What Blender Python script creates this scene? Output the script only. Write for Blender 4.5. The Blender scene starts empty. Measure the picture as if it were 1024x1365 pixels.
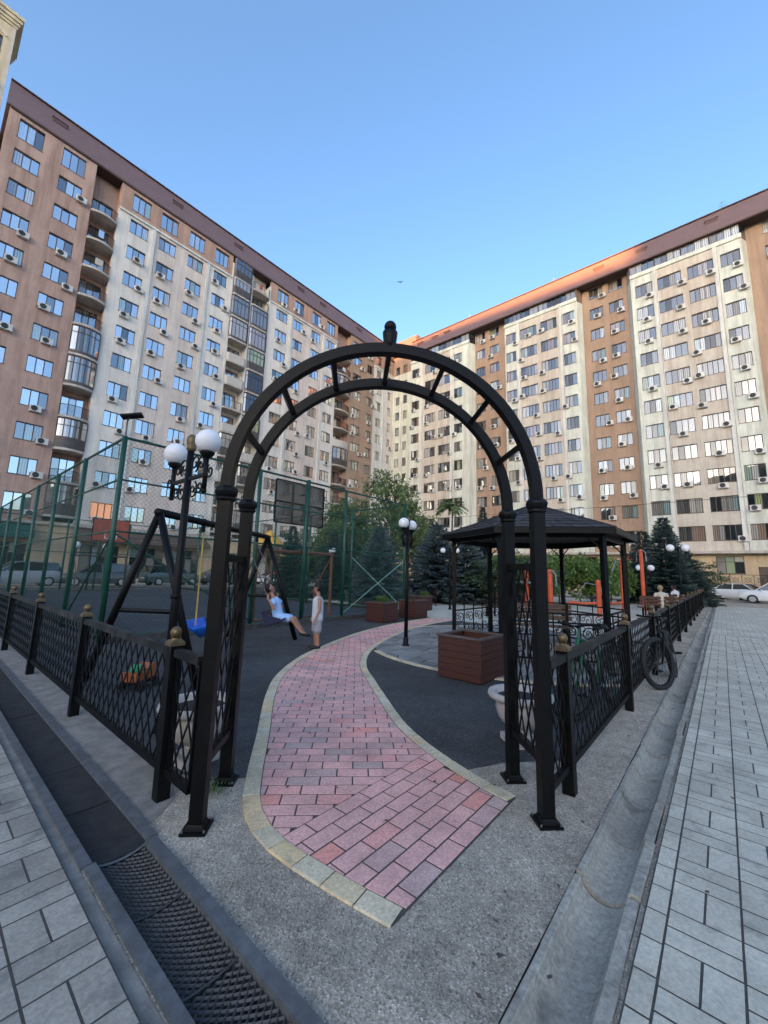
import bpy, math, random
from mathutils import Vector, Matrix
random.seed(11)
S = bpy.context.scene
COL = S.collection
R = math.radians

# ------------------------------------------------------------ camera
cam = bpy.data.cameras.new('camera')
cam_o = bpy.data.objects.new('camera', cam)
COL.objects.link(cam_o)
cam.sensor_fit = 'HORIZONTAL'
cam.sensor_width = 36.0
cam.lens = 529.0 / 1024.0 * 36.0
cam.clip_start = 0.05
cam.clip_end = 3000
cam_o.matrix_world = Matrix(((0.643029, -0.132799, -0.75424, 0.0),
                             (-0.765362, -0.076587, -0.639027, 0.0),
                             (0.027097, 0.98818, -0.150887, 1.55),
                             (0, 0, 0, 1)))
S.camera = cam_o

# ------------------------------------------------------------ sky, sun, exposure
SUN_AZ, SUN_EL = R(-20.0), R(4.6)     # low in the west, behind the viewer
world = bpy.data.worlds.new('World')
S.world = world
world.use_nodes = True
wn = world.node_tree
sky = wn.nodes.new('ShaderNodeTexSky')
sky.sky_type = 'NISHITA'
sky.sun_disc = False
sky.sun_elevation = SUN_EL
sky.sun_rotation = -R(110.0)
sky.air_density = 0.7
sky.dust_density = 3
sky.ozone_density = 1.95
wn.links.new(sky.outputs[0], wn.nodes['Background'].inputs[0])
wn.nodes['Background'].inputs[1].default_value = 0.15
sd = Vector((-math.cos(SUN_AZ) * math.cos(SUN_EL), math.sin(SUN_AZ) * math.cos(SUN_EL), math.sin(SUN_EL)))
sun = bpy.data.lights.new('sun', 'SUN')
sun.energy = 4.4
sun.angle = R(0.5)
sun.color = (1.0, 0.46, 0.13)
sun_o = bpy.data.objects.new('sun', sun)
COL.objects.link(sun_o)
sun_o.rotation_euler = sd.to_track_quat('Z', 'Y').to_euler()
S.view_settings.view_transform = 'Standard'
S.view_settings.look = 'None'
S.view_settings.gamma = 1.0
S.view_settings.use_curve_mapping = False
S.view_settings.exposure = 2.8

# ------------------------------------------------------------ helpers
Z = Vector((0, 0, 1))


class MB:
    """collects shapes into one mesh"""
    def __init__(s):
        s.v = []
        s.f = []

    def add(s, vs, fs):
        o = len(s.v)
        s.v += [tuple(p) for p in vs]
        s.f += [tuple(i + o for i in f) for f in fs]
        return s

    def box(s, x0, x1, y0, y1, z0, z1):
        return s.add([(x0, y0, z0), (x1, y0, z0), (x1, y1, z0), (x0, y1, z0), (x0, y0, z1), (x1, y0, z1), (x1, y1, z1), (x0, y1, z1)],
                     [(0, 3, 2, 1), (4, 5, 6, 7), (0, 1, 5, 4), (1, 2, 6, 5), (2, 3, 7, 6), (3, 0, 4, 7)])

    def bbox(s, x0, x1, y0, y1, z0, z1, b):
        """box with bevelled top edges"""
        vs = [(x0, y0, z0), (x1, y0, z0), (x1, y1, z0), (x0, y1, z0),
              (x0, y0, z1 - b), (x1, y0, z1 - b), (x1, y1, z1 - b), (x0, y1, z1 - b),
              (x0 + b, y0 + b, z1), (x1 - b, y0 + b, z1), (x1 - b, y1 - b, z1), (x0 + b, y1 - b, z1)]
        fs = [(0, 3, 2, 1), (8, 9, 10, 11)]
        for i in range(4):
            j = (i + 1) % 4
            fs += [(i, j, 4 + j, 4 + i), (4 + i, 4 + j, 8 + j, 8 + i)]
        return s.add(vs, fs)

    def bar(s, p, q, w, h, up=None):
        p, q = Vector(p), Vector(q)
        d = (q - p).normalized()
        u = Vector(up) if up else (Z if abs(d.z) < 0.95 else Vector((0, 1, 0)))
        a = d.cross(u).normalized()
        c = a.cross(d).normalized()
        a, c = a * w / 2, c * h / 2
        vs = [p - a - c, p + a - c, p + a + c, p - a + c, q - a - c, q + a - c, q + a + c, q - a + c]
        return s.add(vs, [(0, 1, 2, 3), (7, 6, 5, 4), (1, 0, 4, 5), (2, 1, 5, 6), (3, 2, 6, 7), (0, 3, 7, 4)])

    def tube(s, pts, r, n=8, cap=True, closed=False):
        pts = [Vector(p) for p in pts]
        N = len(pts)
        rs = r if isinstance(r, (list, tuple)) else [r] * N
        ref = None
        vs, fs = [], []
        for i, p in enumerate(pts):
            if closed:
                t = (pts[(i + 1) % N] - pts[i - 1]).normalized()
            else:
                t = (pts[min(i + 1, N - 1)] - pts[max(i - 1, 0)]).normalized()
            if ref is None:
                ref = Vector((1, 0, 0)) if abs(t.x) < 0.9 else Vector((0, 1, 0))
            a = (ref - t * ref.dot(t)).normalized()
            ref = a
            b = t.cross(a)
            for k in range(n):
                an = 2 * math.pi * k / n
                vs.append(p + (a * math.cos(an) + b * math.sin(an)) * rs[i])
        for i in range(N if closed else N - 1):
            j = (i + 1) % N
            for k in range(n):
                l = (k + 1) % n
                fs.append((i * n + k, i * n + l, j * n + l, j * n + k))
        if cap and not closed:
            fs.append(tuple(range(n - 1, -1, -1)))
            fs.append(tuple((N - 1) * n + k for k in range(n)))
        return s.add(vs, fs)

    def lathe(s, prof, n=16, c=(0, 0, 0), sx=1, sy=1):
        vs, fs = [], []
        for r, z in prof:
            for k in range(n):
                an = 2 * math.pi * k / n
                vs.append((c[0] + r * math.cos(an) * sx, c[1] + r * math.sin(an) * sy, c[2] + z))
        for i in range(len(prof) - 1):
            for k in range(n):
                l = (k + 1) % n
                fs.append((i * n + k, i * n + l, (i + 1) * n + l, (i + 1) * n + k))
        fs.append(tuple(range(n - 1, -1, -1)))
        fs.append(tuple((len(prof) - 1) * n + k for k in range(n)))
        return s.add(vs, fs)

    def ball(s, c, r, n=12, m=8):
        rx, ry, rz = r if isinstance(r, (list, tuple)) else (r, r, r)
        prof = [(math.sin(math.pi * i / m) + 1e-4, -math.cos(math.pi * i / m) * rz) for i in range(m + 1)]
        return s.lathe(prof, n, c, rx, ry)

    def caps(s, p, q, r1, r2, n=10):
        """tapered capsule"""
        p, q = Vector(p), Vector(q)
        d = (q - p)
        L = d.length
        d = d / L if L > 1e-6 else Z
        pts, rs = [], []
        for i in range(4):
            a = math.pi / 2 * (i / 3.0)
            pts.append(p - d * r1 * math.cos(a)); rs.append(max(r1 * math.sin(a), 1e-4))
        for i in range(4):
            a = math.pi / 2 * (i / 3.0)
            pts.append(q + d * r2 * math.sin(a)); rs.append(max(r2 * math.cos(a), 1e-4))
        return s.tube(pts, rs, n)

    def prism(s, poly, z0, z1):
        n = len(poly)
        vs = [(x, y, z0) for x, y in poly] + [(x, y, z1) for x, y in poly]
        fs = [tuple(range(n - 1, -1, -1)), tuple(range(n, 2 * n))]
        fs += [(i, (i + 1) % n, n + (i + 1) % n, n + i) for i in range(n)]
        return s.add(vs, fs)

    def loft(s, rings, cap=True):
        n = len(rings[0])
        vs = [p for r in rings for p in r]
        fs = []
        for i in range(len(rings) - 1):
            for k in range(n):
                l = (k + 1) % n
                fs.append((i * n + k, i * n + l, (i + 1) * n + l, (i + 1) * n + k))
        if cap:
            fs.append(tuple(range(n - 1, -1, -1)))
            fs.append(tuple((len(rings) - 1) * n + k for k in range(n)))
        return s.add(vs, fs)

    def mesh(s, name, mat, smooth=False):
        me = bpy.data.meshes.new(name)
        me.from_pydata(s.v, [], s.f)
        if mat:
            me.materials.append(mat)
        if smooth:
            me.polygons.foreach_set('use_smooth', [True] * len(me.polygons))
        me.update()
        return me

    def build(s, name, mat, parent=None, smooth=False, loc=None, rz=0, kind=None):
        return put(name, s.mesh(name, mat, smooth), parent, loc, rz, kind)


def put(name, me, parent=None, loc=None, rz=0, kind=None):
    o = bpy.data.objects.new(name, me)
    COL.objects.link(o)
    if parent:
        o.parent = parent
    if loc:
        o.location = loc
    if rz:
        o.rotation_euler = (0, 0, rz)
    if kind:
        o['kind'] = kind
    return o


def tag(o, label, cat, group=None):
    o['label'] = label
    o['category'] = cat
    if group:
        o['group'] = group
    return o


def thing(name, label, cat, loc=(0, 0, 0), rz=0, group=None):
    return tag(put(name, None, None, loc, rz), label, cat, group)


def struct(o, label=None):
    o['kind'] = 'structure'
    if label:
        o['label'] = label
    return o


def copy_tree(o, parent=None):
    c = o.copy()
    COL.objects.link(c)
    c.parent = parent
    for ch in list(o.children):
        copy_tree(ch, c)
    return c


# ------------------------------------------------------------ materials
def nodes(name):
    m = bpy.data.materials.new(name)
    m.use_nodes = True
    nt = m.node_tree
    b = nt.nodes['Principled BSDF']
    return m, nt, b


def N(nt, t, **k):
    n = nt.nodes.new('ShaderNode' + t)
    for a, v in k.items():
        setattr(n, a, v)
    return n


def mixc(nt, fac, a, b, blend='MIX'):
    n = N(nt, 'Mix', data_type='RGBA', blend_type=blend)
    for i, val in ((0, fac), (6, a), (7, b)):
        if hasattr(val, 'is_linked') or hasattr(val, 'links'):
            nt.links.new(val, n.inputs[i])
        else:
            n.inputs[i].default_value = val if i == 0 else (val[0], val[1], val[2], 1)
    return n.outputs[2]


def noise(nt, co, scale, detail=4, rough=0.6):
    n = N(nt, 'TexNoise')
    n.inputs['Scale'].default_value = scale
    n.inputs['Detail'].default_value = detail
    n.inputs['Roughness'].default_value = rough
    if co:
        nt.links.new(co, n.inputs['Vector'])
    return n.outputs[0]


def ramp(nt, fac, stops):
    n = N(nt, 'ValToRGB')
    cr = n.color_ramp
    while len(cr.elements) < len(stops):
        cr.elements.new(0.5)
    for e, (p, c) in zip(cr.elements, stops):
        e.position = p
        e.color = (c[0], c[1], c[2], 1) if isinstance(c, (tuple, list)) else (c, c, c, 1)
    nt.links.new(fac, n.inputs[0])
    return n.outputs[0]


def bump(nt, b, h, strength, dist=0.01):
    n = N(nt, 'Bump')
    n.inputs['Strength'].default_value = strength
    n.inputs['Distance'].default_value = dist
    nt.links.new(h, n.inputs['Height'])
    nt.links.new(n.outputs[0], b.inputs['Normal'])


def rnd(nt):
    """a random number for every object and every loose island"""
    oi = N(nt, 'ObjectInfo')
    ge = N(nt, 'NewGeometry')
    a = N(nt, 'Math', operation='ADD')
    nt.links.new(oi.outputs['Random'], a.inputs[0])
    nt.links.new(ge.outputs['Random Per Island'], a.inputs[1])
    f = N(nt, 'Math', operation='FRACT')
    nt.links.new(a.outputs[0], f.inputs[0])
    return f.outputs[0]


def pos(nt):
    return N(nt, 'NewGeometry').outputs['Position']


def basic(name, col, rough=0.6, metal=0.0, var=0.25, scale=6.0, bstr=0.0, bscale=60.0, spec=0.5, dirt=None, stretch=None):
    m, nt, b = nodes(name)
    co = pos(nt)
    if stretch:
        mp = N(nt, 'Mapping')
        mp.inputs['Scale'].default_value = stretch
        nt.links.new(co, mp.inputs['Vector'])
        co = mp.outputs[0]
    n1 = noise(nt, co, scale, 5, 0.65)
    lo = tuple(c * (1 - var) for c in col)
    hi = tuple(min(c * (1 + var), 1) for c in col)
    c = ramp(nt, n1, [(0.3, lo), (0.7, hi)])
    if dirt:
        n2 = noise(nt, co, scale * 0.23, 6, 0.7)
        f = ramp(nt, n2, [(0.5, 0), (0.75, dirt[1])])
        c = mixc(nt, f, c, dirt[0])
    nt.links.new(c, b.inputs['Base Color'])
    b.inputs['Roughness'].default_value = rough
    b.inputs['Metallic'].default_value = metal
    b.inputs['Specular IOR Level'].default_value = spec
    if bstr:
        bump(nt, b, noise(nt, pos(nt), bscale, 3), bstr)
    return m


def stucco(name, col, stain=(0.2, 0.17, 0.15), var=0.10):
    """painted render: blotches, rain streaks, fine grain"""
    m, nt, b = nodes(name)
    co = pos(nt)
    n1 = noise(nt, co, 0.5, 5, 0.6)
    c = ramp(nt, n1, [(0.3, tuple(x * (1 - var) for x in col)), (0.7, tuple(min(1, x * (1 + var)) for x in col))])
    mp = N(nt, 'Mapping')
    mp.inputs['Scale'].default_value = (1.6, 1.6, 0.12)
    nt.links.new(co, mp.inputs['Vector'])
    f = ramp(nt, noise(nt, mp.outputs[0], 1.0, 7, 0.72), [(0.44, 0), (0.72, 0.7)])
    c = mixc(nt, f, c, stain)
    f2 = ramp(nt, noise(nt, co, 2.2, 6, 0.8), [(0.5, 0), (0.75, 0.35)])
    c = mixc(nt, f2, c, tuple(x * 0.6 for x in col))
    nt.links.new(c, b.inputs['Base Color'])
    b.inputs['Roughness'].default_value = 0.9
    b.inputs['Specular IOR Level'].default_value = 0.2
    bump(nt, b, noise(nt, co, 25, 4), 0.25, 0.02)
    return m


def pieces(name, stops, rough=0.85, grain=60, gr=0.3, stain=None, bs=0.4):
    """paving units: one tone per unit, grain and stains inside it"""
    m, nt, b = nodes(name)
    r = rnd(nt)
    c = ramp(nt, r, stops)
    co = pos(nt)
    g = ramp(nt, noise(nt, co, grain, 5, 0.7), [(0.3, 1 - gr), (0.7, 1 + gr * 0.8)])
    c = mixc(nt, 1.0, c, g, 'MULTIPLY')
    g2 = ramp(nt, noise(nt, co, 2.3, 6, 0.7), [(0.35, 0.80), (0.65, 1.14)])
    c = mixc(nt, 1.0, c, g2, 'MULTIPLY')
    if stain:
        f = ramp(nt, noise(nt, co, stain[1], 6, 0.6), [(0.56, 0), (0.68, stain[2])])
        c = mixc(nt, f, c, stain[0])
    nt.links.new(c, b.inputs['Base Color'])
    b.inputs['Roughness'].default_value = rough
    b.inputs['Specular IOR Level'].default_value = 0.3
    bump(nt, b, noise(nt, co, grain * 1.6, 4, 0.7), bs, 0.004)
    return m


M = {}
M['black'] = basic('black_paint', (0.0032, 0.0032, 0.0036), 0.45, 0.0, 0.4, 9, 0.08, 90, 0.18, ((0.014, 0.013, 0.012), 0.25))
M['black2'] = basic('black_iron', (0.0042, 0.0042, 0.0047), 0.5, 0.0, 0.3, 12, 0, 1, 0.18)
M['rail'] = basic('chipped_black_paint', (0.006, 0.006, 0.0067), 0.5, 0.0, 0.4, 9, 0.1, 90, 0.22, ((0.16, 0.15, 0.14), 0.45))
M['brass'] = basic('worn_gold_paint', (0.16, 0.11, 0.055), 0.45, 0.5, 0.35, 30, 0.1, 80)
M['green'] = basic('green_paint', (0.008, 0.062, 0.040), 0.45, 0.0, 0.3, 5)
M['greenl'] = basic('pale_green_paint', (0.12, 0.25, 0.19), 0.5, 0.0, 0.2, 5)
M['wire'] = basic('wire_green', (0.022, 0.075, 0.058), 0.6, 0.0, 0.2, 5)
M['wood'] = basic('red_brown_boards', (0.062, 0.020, 0.013), 0.55, 0.0, 0.35, 7, 0.15, 60, 0.4, None, (1, 1, 9))
M['woodtrim'] = basic('grey_brown_trim', (0.085, 0.058, 0.048), 0.5, 0.0, 0.3, 8)
M['goal'] = basic('brown_steel', (0.15, 0.055, 0.03), 0.5, 0, 0.3, 6)
M['soil'] = basic('dark_soil', (0.02, 0.014, 0.01), 0.95, 0, 0.5, 40, 0.8, 60)
M['stone'] = basic('white_cast_stone', (0.44, 0.40, 0.37), 0.7, 0, 0.12, 14, 0.2, 70, 0.4, ((0.30, 0.24, 0.2), 0.5))
M['steel'] = basic('galvanised_steel', (0.115, 0.122, 0.128), 0.6, 0.2, 0.35, 14, 0.1, 120, 0.5, ((0.07, 0.055, 0.045), 0.6))
M['rust'] = basic('dirty_mesh_steel', (0.055, 0.055, 0.058), 0.6, 0.3, 0.4, 25)
M['cover'] = basic('dark_dusty_cover', (0.030, 0.029, 0.030), 0.8, 0.1, 0.35, 8, 0.4, 220, 0.3, ((0.06, 0.055, 0.05), 0.5))
M['ditch'] = basic('dirty_concrete_channel', (0.060, 0.056, 0.052), 0.95, 0, 0.5, 9, 0.6, 60)
M['shingle'] = pieces('dark_shingles', [(0, (0.030, 0.029, 0.034)), (1, (0.058, 0.055, 0.062))], 0.8, 40, 0.4)
M['roof'] = basic('mauve_metal_roof', (0.165, 0.105, 0.105), 0.6, 0, 0.10, 0.8, 0, 1, 0.4, ((0.14, 0.09, 0.09), 0.4))
M['vent'] = basic('roof_vent', (0.10, 0.05, 0.05), 0.7)
M['soffit'] = basic('dark_soffit', (0.055, 0.032, 0.026), 0.8)
M['brown'] = stucco('brown_render', (0.50, 0.335, 0.27), (0.22, 0.12, 0.09))
M['brown2'] = stucco('ochre_brown_render', (0.40, 0.275, 0.20), (0.24, 0.16, 0.12))
M['orange'] = stucco('orange_brown_render', (0.48, 0.31, 0.235), (0.22, 0.13, 0.1))
M['cream'] = stucco('cream_render', (0.68, 0.69, 0.60), (0.32, 0.27, 0.23))
M['peach'] = stucco('peach_render', (0.60, 0.535, 0.455), (0.33, 0.23, 0.18))
M['creamL'] = stucco('pale_cream_render', (0.76, 0.70, 0.63), (0.45, 0.40, 0.36))
M['peachL'] = stucco('dusty_pink_render', (0.70, 0.60, 0.53), (0.42, 0.35, 0.3))
M['white'] = stucco('white_render', (0.70, 0.68, 0.63), (0.36, 0.33, 0.3))
M['tower'] = stucco('pale_yellow_render', (0.62, 0.52, 0.36), (0.32, 0.26, 0.2))
M['sandstone'] = stucco('sand_cladding', (0.56, 0.43, 0.28), (0.3, 0.22, 0.15))
M['frame'] = basic('window_frame', (0.085, 0.055, 0.042), 0.5, 0, 0.2, 3)
M['framew'] = basic('white_window_frame', (0.6, 0.6, 0.6), 0.5, 0, 0.1, 3)
M['ac'] = basic('ac_white', (0.62, 0.6, 0.57), 0.5, 0, 0.12, 2, 0, 1, 0.5, ((0.3, 0.25, 0.2), 0.5))
M['fan'] = basic('ac_fan_grille', (0.05, 0.05, 0.05), 0.6)
M['slab'] = stucco('balcony_slab', (0.52, 0.46, 0.40), (0.25, 0.2, 0.17))
M['dpanel'] = basic('dark_balcony_panel', (0.075, 0.06, 0.055), 0.5, 0, 0.3, 2)
M['globe'] = basic('opal_globe', (0.80, 0.78, 0.80), 0.35, 0, 0.05, 20, 0, 1, 0.5)
M['rubber'] = basic('tyre_rubber', (0.014, 0.014, 0.015), 0.8, 0, 0.3, 30)
M['chrome'] = basic('dull_chrome', (0.5, 0.5, 0.5), 0.3, 0.9, 0.1, 10)
M['blue'] = basic('blue_plastic', (0.006, 0.13, 0.62), 0.35, 0, 0.15, 20)
M['dgreen'] = basic('dark_green_paint', (0.012, 0.10, 0.045), 0.4)
M['navy'] = basic('navy_plastic', (0.012, 0.015, 0.05), 0.4)
M['red'] = basic('red_orange_paint', (0.56, 0.085, 0.03), 0.45, 0, 0.2, 5)
M['orangep'] = basic('orange_plastic', (0.36, 0.10, 0.03), 0.5)
M['yellow'] = basic('yellow_plastic', (0.72, 0.40, 0.06), 0.45)
M['greenp'] = basic('green_plastic', (0.03, 0.33, 0.14), 0.4)
M['greyp'] = basic('grey_metal', (0.22, 0.24, 0.25), 0.45, 0.3, 0.2, 8)
M['bbred'] = basic('red_backboard', (0.36, 0.075, 0.04), 0.5, 0, 0.25, 3)
M['chain'] = basic('steel_chain', (0.10, 0.10, 0.10), 0.5, 0.5)
M['yrope'] = basic('yellow_rope', (0.45, 0.30, 0.07), 0.7)
M['skin'] = basic('skin', (0.36, 0.175, 0.115), 0.5, 0, 0.08, 20)
M['hair'] = basic('black_hair', (0.0035, 0.003, 0.003), 0.7, 0, 0.4, 90, 0.5, 120)
M['shirtw'] = basic('white_grey_vest', (0.52, 0.54, 0.57), 0.9, 0, 0.08, 20, 0.4, 35)
M['shortg'] = basic('grey_shorts', (0.30, 0.30, 0.32), 0.9, 0, 0.12, 20, 0.4, 35)
M['shirtb'] = basic('light_blue_cotton', (0.34, 0.52, 0.80), 0.9, 0, 0.12, 20, 0.4, 35)
M['shoe'] = basic('dark_shoe', (0.02, 0.018, 0.018), 0.6)
M['tan'] = basic('cream_shirt', (0.52, 0.46, 0.38), 0.9)
M['hairb'] = basic('light_brown_hair', (0.33, 0.22, 0.12), 0.6)
M['jean'] = basic('dark_jeans', (0.03, 0.035, 0.06), 0.9)
M['bark'] = basic('bark', (0.085, 0.06, 0.045), 0.9, 0, 0.4, 12, 0.6, 40)
M['cream_par'] = basic('cream_parapet', (0.55, 0.50, 0.44), 0.8, 0, 0.1, 3)
M['canopy'] = basic('brown_canopy', (0.115, 0.075, 0.06), 0.6, 0, 0.2, 2)
M['awning'] = basic('green_awning', (0.015, 0.10, 0.075), 0.6, 0, 0.2, 2)
M['dark'] = basic('dark_interior', (0.012, 0.012, 0.013), 0.7)
M['hill'] = basic('sun_block_slope', (0.075, 0.085, 0.05), 0.95, 0, 0.4, 0.05)  # for the unseen ridge added to block the low sun
M['amber'] = basic('amber_reflector', (0.6, 0.2, 0.02), 0.3)


def carpaint(name, col):
    m, nt, b = nodes(name)
    b.inputs['Base Color'].default_value = (*col, 1)
    b.inputs['Roughness'].default_value = 0.3
    b.inputs['Coat Weight'].default_value = 0.6
    b.inputs['Coat Roughness'].default_value = 0.05
    return m


M['pwhite'] = carpaint('car_white', (0.70, 0.71, 0.72))
M['psilver'] = carpaint('car_silver', (0.33, 0.34, 0.36))
M['pgrey'] = carpaint('car_dark_grey', (0.05, 0.055, 0.06))
M['pblue'] = carpaint('car_blue', (0.06, 0.12, 0.38))
M['pgreen'] = carpaint('car_green_grey', (0.06, 0.09, 0.085))


def glassy(name, curtain=True, base=0.16):
    """window glass over curtains or a dark room; reflects the sky"""
    m, nt, b = nodes(name)
    r = rnd(nt)
    tc = N(nt, 'TexCoord')
    c = ramp(nt, r, [(0.0, (0.012, 0.014, 0.016)), (0.38, (0.03, 0.032, 0.035)), (0.55, (0.16, 0.145, 0.13)), (0.72, (0.36, 0.345, 0.32)), (0.78, (0.28, 0.17, 0.12)), (0.82, (0.44, 0.42, 0.38)), (0.93, (0.55, 0.54, 0.50)), (0.96, (0.20, 0.32, 0.36)), (1.0, (0.34, 0.38, 0.16))])
    if curtain:
        wv = N(nt, 'TexWave')
        wv.inputs['Scale'].default_value = 1.7
        wv.inputs['Distortion'].default_value = 2.5
        wv.inputs['Detail'].default_value = 2
        nt.links.new(tc.outputs['Object'], wv.inputs['Vector'])
        c = mixc(nt, 1.0, c, ramp(nt, wv.outputs[0], [(0, 0.45), (1, 1.1)]), 'MULTIPLY')
    nt.links.new(c, b.inputs['Base Color'])
    b.inputs['Roughness'].default_value = 0.8
    b.inputs['Specular IOR Level'].default_value = 0
    gl = N(nt, 'BsdfGlossy')
    gl.inputs['Roughness'].default_value = 0.02
    gl.inputs['Color'].default_value = (0.93, 0.96, 1.0, 1)
    nz = noise(nt, pos(nt), 0.7, 2)
    bp = N(nt, 'Bump')
    bp.inputs['Strength'].default_value = 0.02
    bp.inputs['Distance'].default_value = 0.2
    nt.links.new(nz, bp.inputs['Height'])
    nt.links.new(bp.outputs[0], gl.inputs['Normal'])
    fr = N(nt, 'Fresnel')
    fr.inputs['IOR'].default_value = 1.6
    ad = N(nt, 'Math', operation='ADD', use_clamp=True)
    nt.links.new(fr.outputs[0], ad.inputs[0])
    pr_ = N(nt, 'Math', operation='MULTIPLY')
    nt.links.new(r, pr_.inputs[0])
    pr_.inputs[1].default_value = 7.31
    pf = N(nt, 'Math', operation='FRACT')
    nt.links.new(pr_.outputs[0], pf.inputs[0])
    bs_ = ramp(nt, pf.outputs[0], [(0.0, base * 0.25), (0.25, base * 0.55), (0.4, base), (1.0, base * 1.1)])
    nt.links.new(bs_, ad.inputs[1])
    mx = N(nt, 'MixShader')
    nt.links.new(ad.outputs[0], mx.inputs[0])
    nt.links.new(b.outputs[0], mx.inputs[1])
    nt.links.new(gl.outputs[0], mx.inputs[2])
    nt.links.new(mx.outputs[0], nt.nodes['Material Output'].inputs[0])
    return m


M['glass'] = glassy('window_glass', True, 0.62)
M['glassR'] = glassy('plain_window_glass', True, 0.13)
M['glassd'] = glassy('balcony_glass', False, 0.17)
M['glasss'] = glassy('shop_glass', False, 0.06)
m, nt, b = nodes('smoky_board')
b.inputs['Base Color'].default_value = (0.10, 0.065, 0.05, 1)
b.inputs['Roughness'].default_value = 0.25
b.inputs['Specular IOR Level'].default_value = 0.3
tb_ = N(nt, 'BsdfTransparent')
mx = N(nt, 'MixShader')
mx.inputs[0].default_value = 0.62
nt.links.new(tb_.outputs[0], mx.inputs[1])
nt.links.new(b.outputs[0], mx.inputs[2])
nt.links.new(mx.outputs[0], nt.nodes['Material Output'].inputs[0])
M['smoky'] = m
M['cglass'] = basic('car_glass', (0.012, 0.014, 0.016), 0.06, 0, 0.1, 1, 0, 1, 1.0)
m, nt, b = nodes('lit_window')
b.inputs['Base Color'].default_value = (0.5, 0.3, 0.18, 1)
b.inputs['Emission Color'].default_value = (1.0, 0.42, 0.2, 1)
b.inputs['Emission Strength'].default_value = 0.10
M['litwin'] = m


def bricks_tex(name, c1, c2, mortar, w, h, off=0.5):
    """paving too far off to tell the units apart"""
    m, nt, b = nodes(name)
    bt = N(nt, 'TexBrick', offset=off)
    co = pos(nt)
    nt.links.new(co, bt.inputs['Vector'])
    bt.inputs['Color1'].default_value = (*c1, 1)
    bt.inputs['Color2'].default_value = (*c2, 1)
    bt.inputs['Mortar'].default_value = (*mortar, 1)
    bt.inputs['Scale'].default_value = 1
    bt.inputs['Mortar Size'].default_value = 0.004
    bt.inputs['Brick Width'].default_value = w
    bt.inputs['Row Height'].default_value = h
    g2 = ramp(nt, noise(nt, co, 1.1, 6, 0.7), [(0.35, 0.75), (0.65, 1.1)])
    c = mixc(nt, 1.0, bt.outputs[0], g2, 'MULTIPLY')
    nt.links.new(c, b.inputs['Base Color'])
    b.inputs['Roughness'].default_value = 0.85
    bump(nt, b, bt.outputs[1], -0.3, 0.005)
    return m


def asphalt(name, stops, cell, patch, rough=0.9, spots=None):
    m, nt, b = nodes(name)
    co = pos(nt)
    v = N(nt, 'TexVoronoi')
    v.inputs['Scale'].default_value = cell
    nt.links.new(co, v.inputs['Vector'])
    c = ramp(nt, v.outputs['Color'], stops)
    g2 = ramp(nt, noise(nt, co, patch, 7, 0.7), [(0.30, 0.55), (0.68, 1.22)])
    c = mixc(nt, 1.0, c, g2, 'MULTIPLY')
    g3 = ramp(nt, noise(nt, co, patch * 9, 5, 0.7), [(0.35, 0.8), (0.6, 1.05)])
    c = mixc(nt, 1.0, c, g3, 'MULTIPLY')
    if spots:
        f = ramp(nt, noise(nt, co, spots[1], 3, 0.5), [(0.70, 0), (0.74, spots[2])])
        c = mixc(nt, f, c, spots[0])
    nt.links.new(c, b.inputs['Base Color'])
    b.inputs['Roughness'].default_value = rough
    b.inputs['Specular IOR Level'].default_value = 0.35
    bump(nt, b, v.outputs['Distance'], 0.55, 0.006)
    return m


M['verge'] = asphalt('worn_asphalt_aggregate', [(0.0, (0.145, 0.122, 0.096)), (0.3, (0.345, 0.295, 0.232)), (0.75, (0.50, 0.43, 0.345)), (1.0, (0.78, 0.69, 0.57))], 125, 0.9, 0.9, ((0.03, 0.03, 0.03), 30, 0.7))
M['play'] = asphalt('dark_play_asphalt', [(0.0, (0.032, 0.032, 0.033)), (0.6, (0.066, 0.066, 0.067)), (1.0, (0.13, 0.128, 0.125))], 130, 0.8, 0.85, ((0.2, 0.19, 0.18), 22, 0.35))
M['court'] = asphalt('court_asphalt', [(0.0, (0.030, 0.035, 0.045)), (1.0, (0.062, 0.070, 0.085))], 90, 0.5, 0.85)
M['concrete'] = basic('pavement_concrete', (0.235, 0.215, 0.19), 0.9, 0, 0.3, 7, 0.5, 90, 0.3, ((0.12, 0.11, 0.10), 0.5))
M['gutter'] = pieces('gutter_concrete', [(0.0, (0.29, 0.27, 0.23)), (0.6, (0.35, 0.33, 0.28)), (1.0, (0.40, 0.375, 0.32))], 0.8, 45, 0.35, ((0.12, 0.12, 0.105), 4, 0.7), 0.7)
M['brick'] = pieces('pink_path_brick', [(0.0, (0.50, 0.355, 0.325)), (0.07, (0.57, 0.37, 0.335)), (0.16, (0.69, 0.385, 0.345)), (0.85, (0.76, 0.42, 0.375)), (0.96, (0.75, 0.36, 0.315)), (1.0, (0.72, 0.28, 0.21))], 0.85, 70, 0.3, ((0.36, 0.25, 0.24), 1.3, 0.4))
M['edging'] = pieces('pale_edging_stone', [(0.0, (0.56, 0.47, 0.32)), (0.5, (0.64, 0.55, 0.40)), (1.0, (0.64, 0.48, 0.27))], 0.85, 60, 0.3, ((0.25, 0.21, 0.15), 6, 0.5))
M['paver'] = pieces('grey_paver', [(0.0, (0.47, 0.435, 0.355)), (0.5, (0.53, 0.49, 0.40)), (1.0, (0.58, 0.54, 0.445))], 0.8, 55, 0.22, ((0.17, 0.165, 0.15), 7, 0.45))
M['paverl'] = pieces('worn_grey_paver', [(0.0, (0.305, 0.275, 0.235)), (0.5, (0.355, 0.32, 0.27)), (1.0, (0.405, 0.365, 0.31))], 0.8, 55, 0.25, ((0.12, 0.115, 0.11), 4, 0.6))
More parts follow.
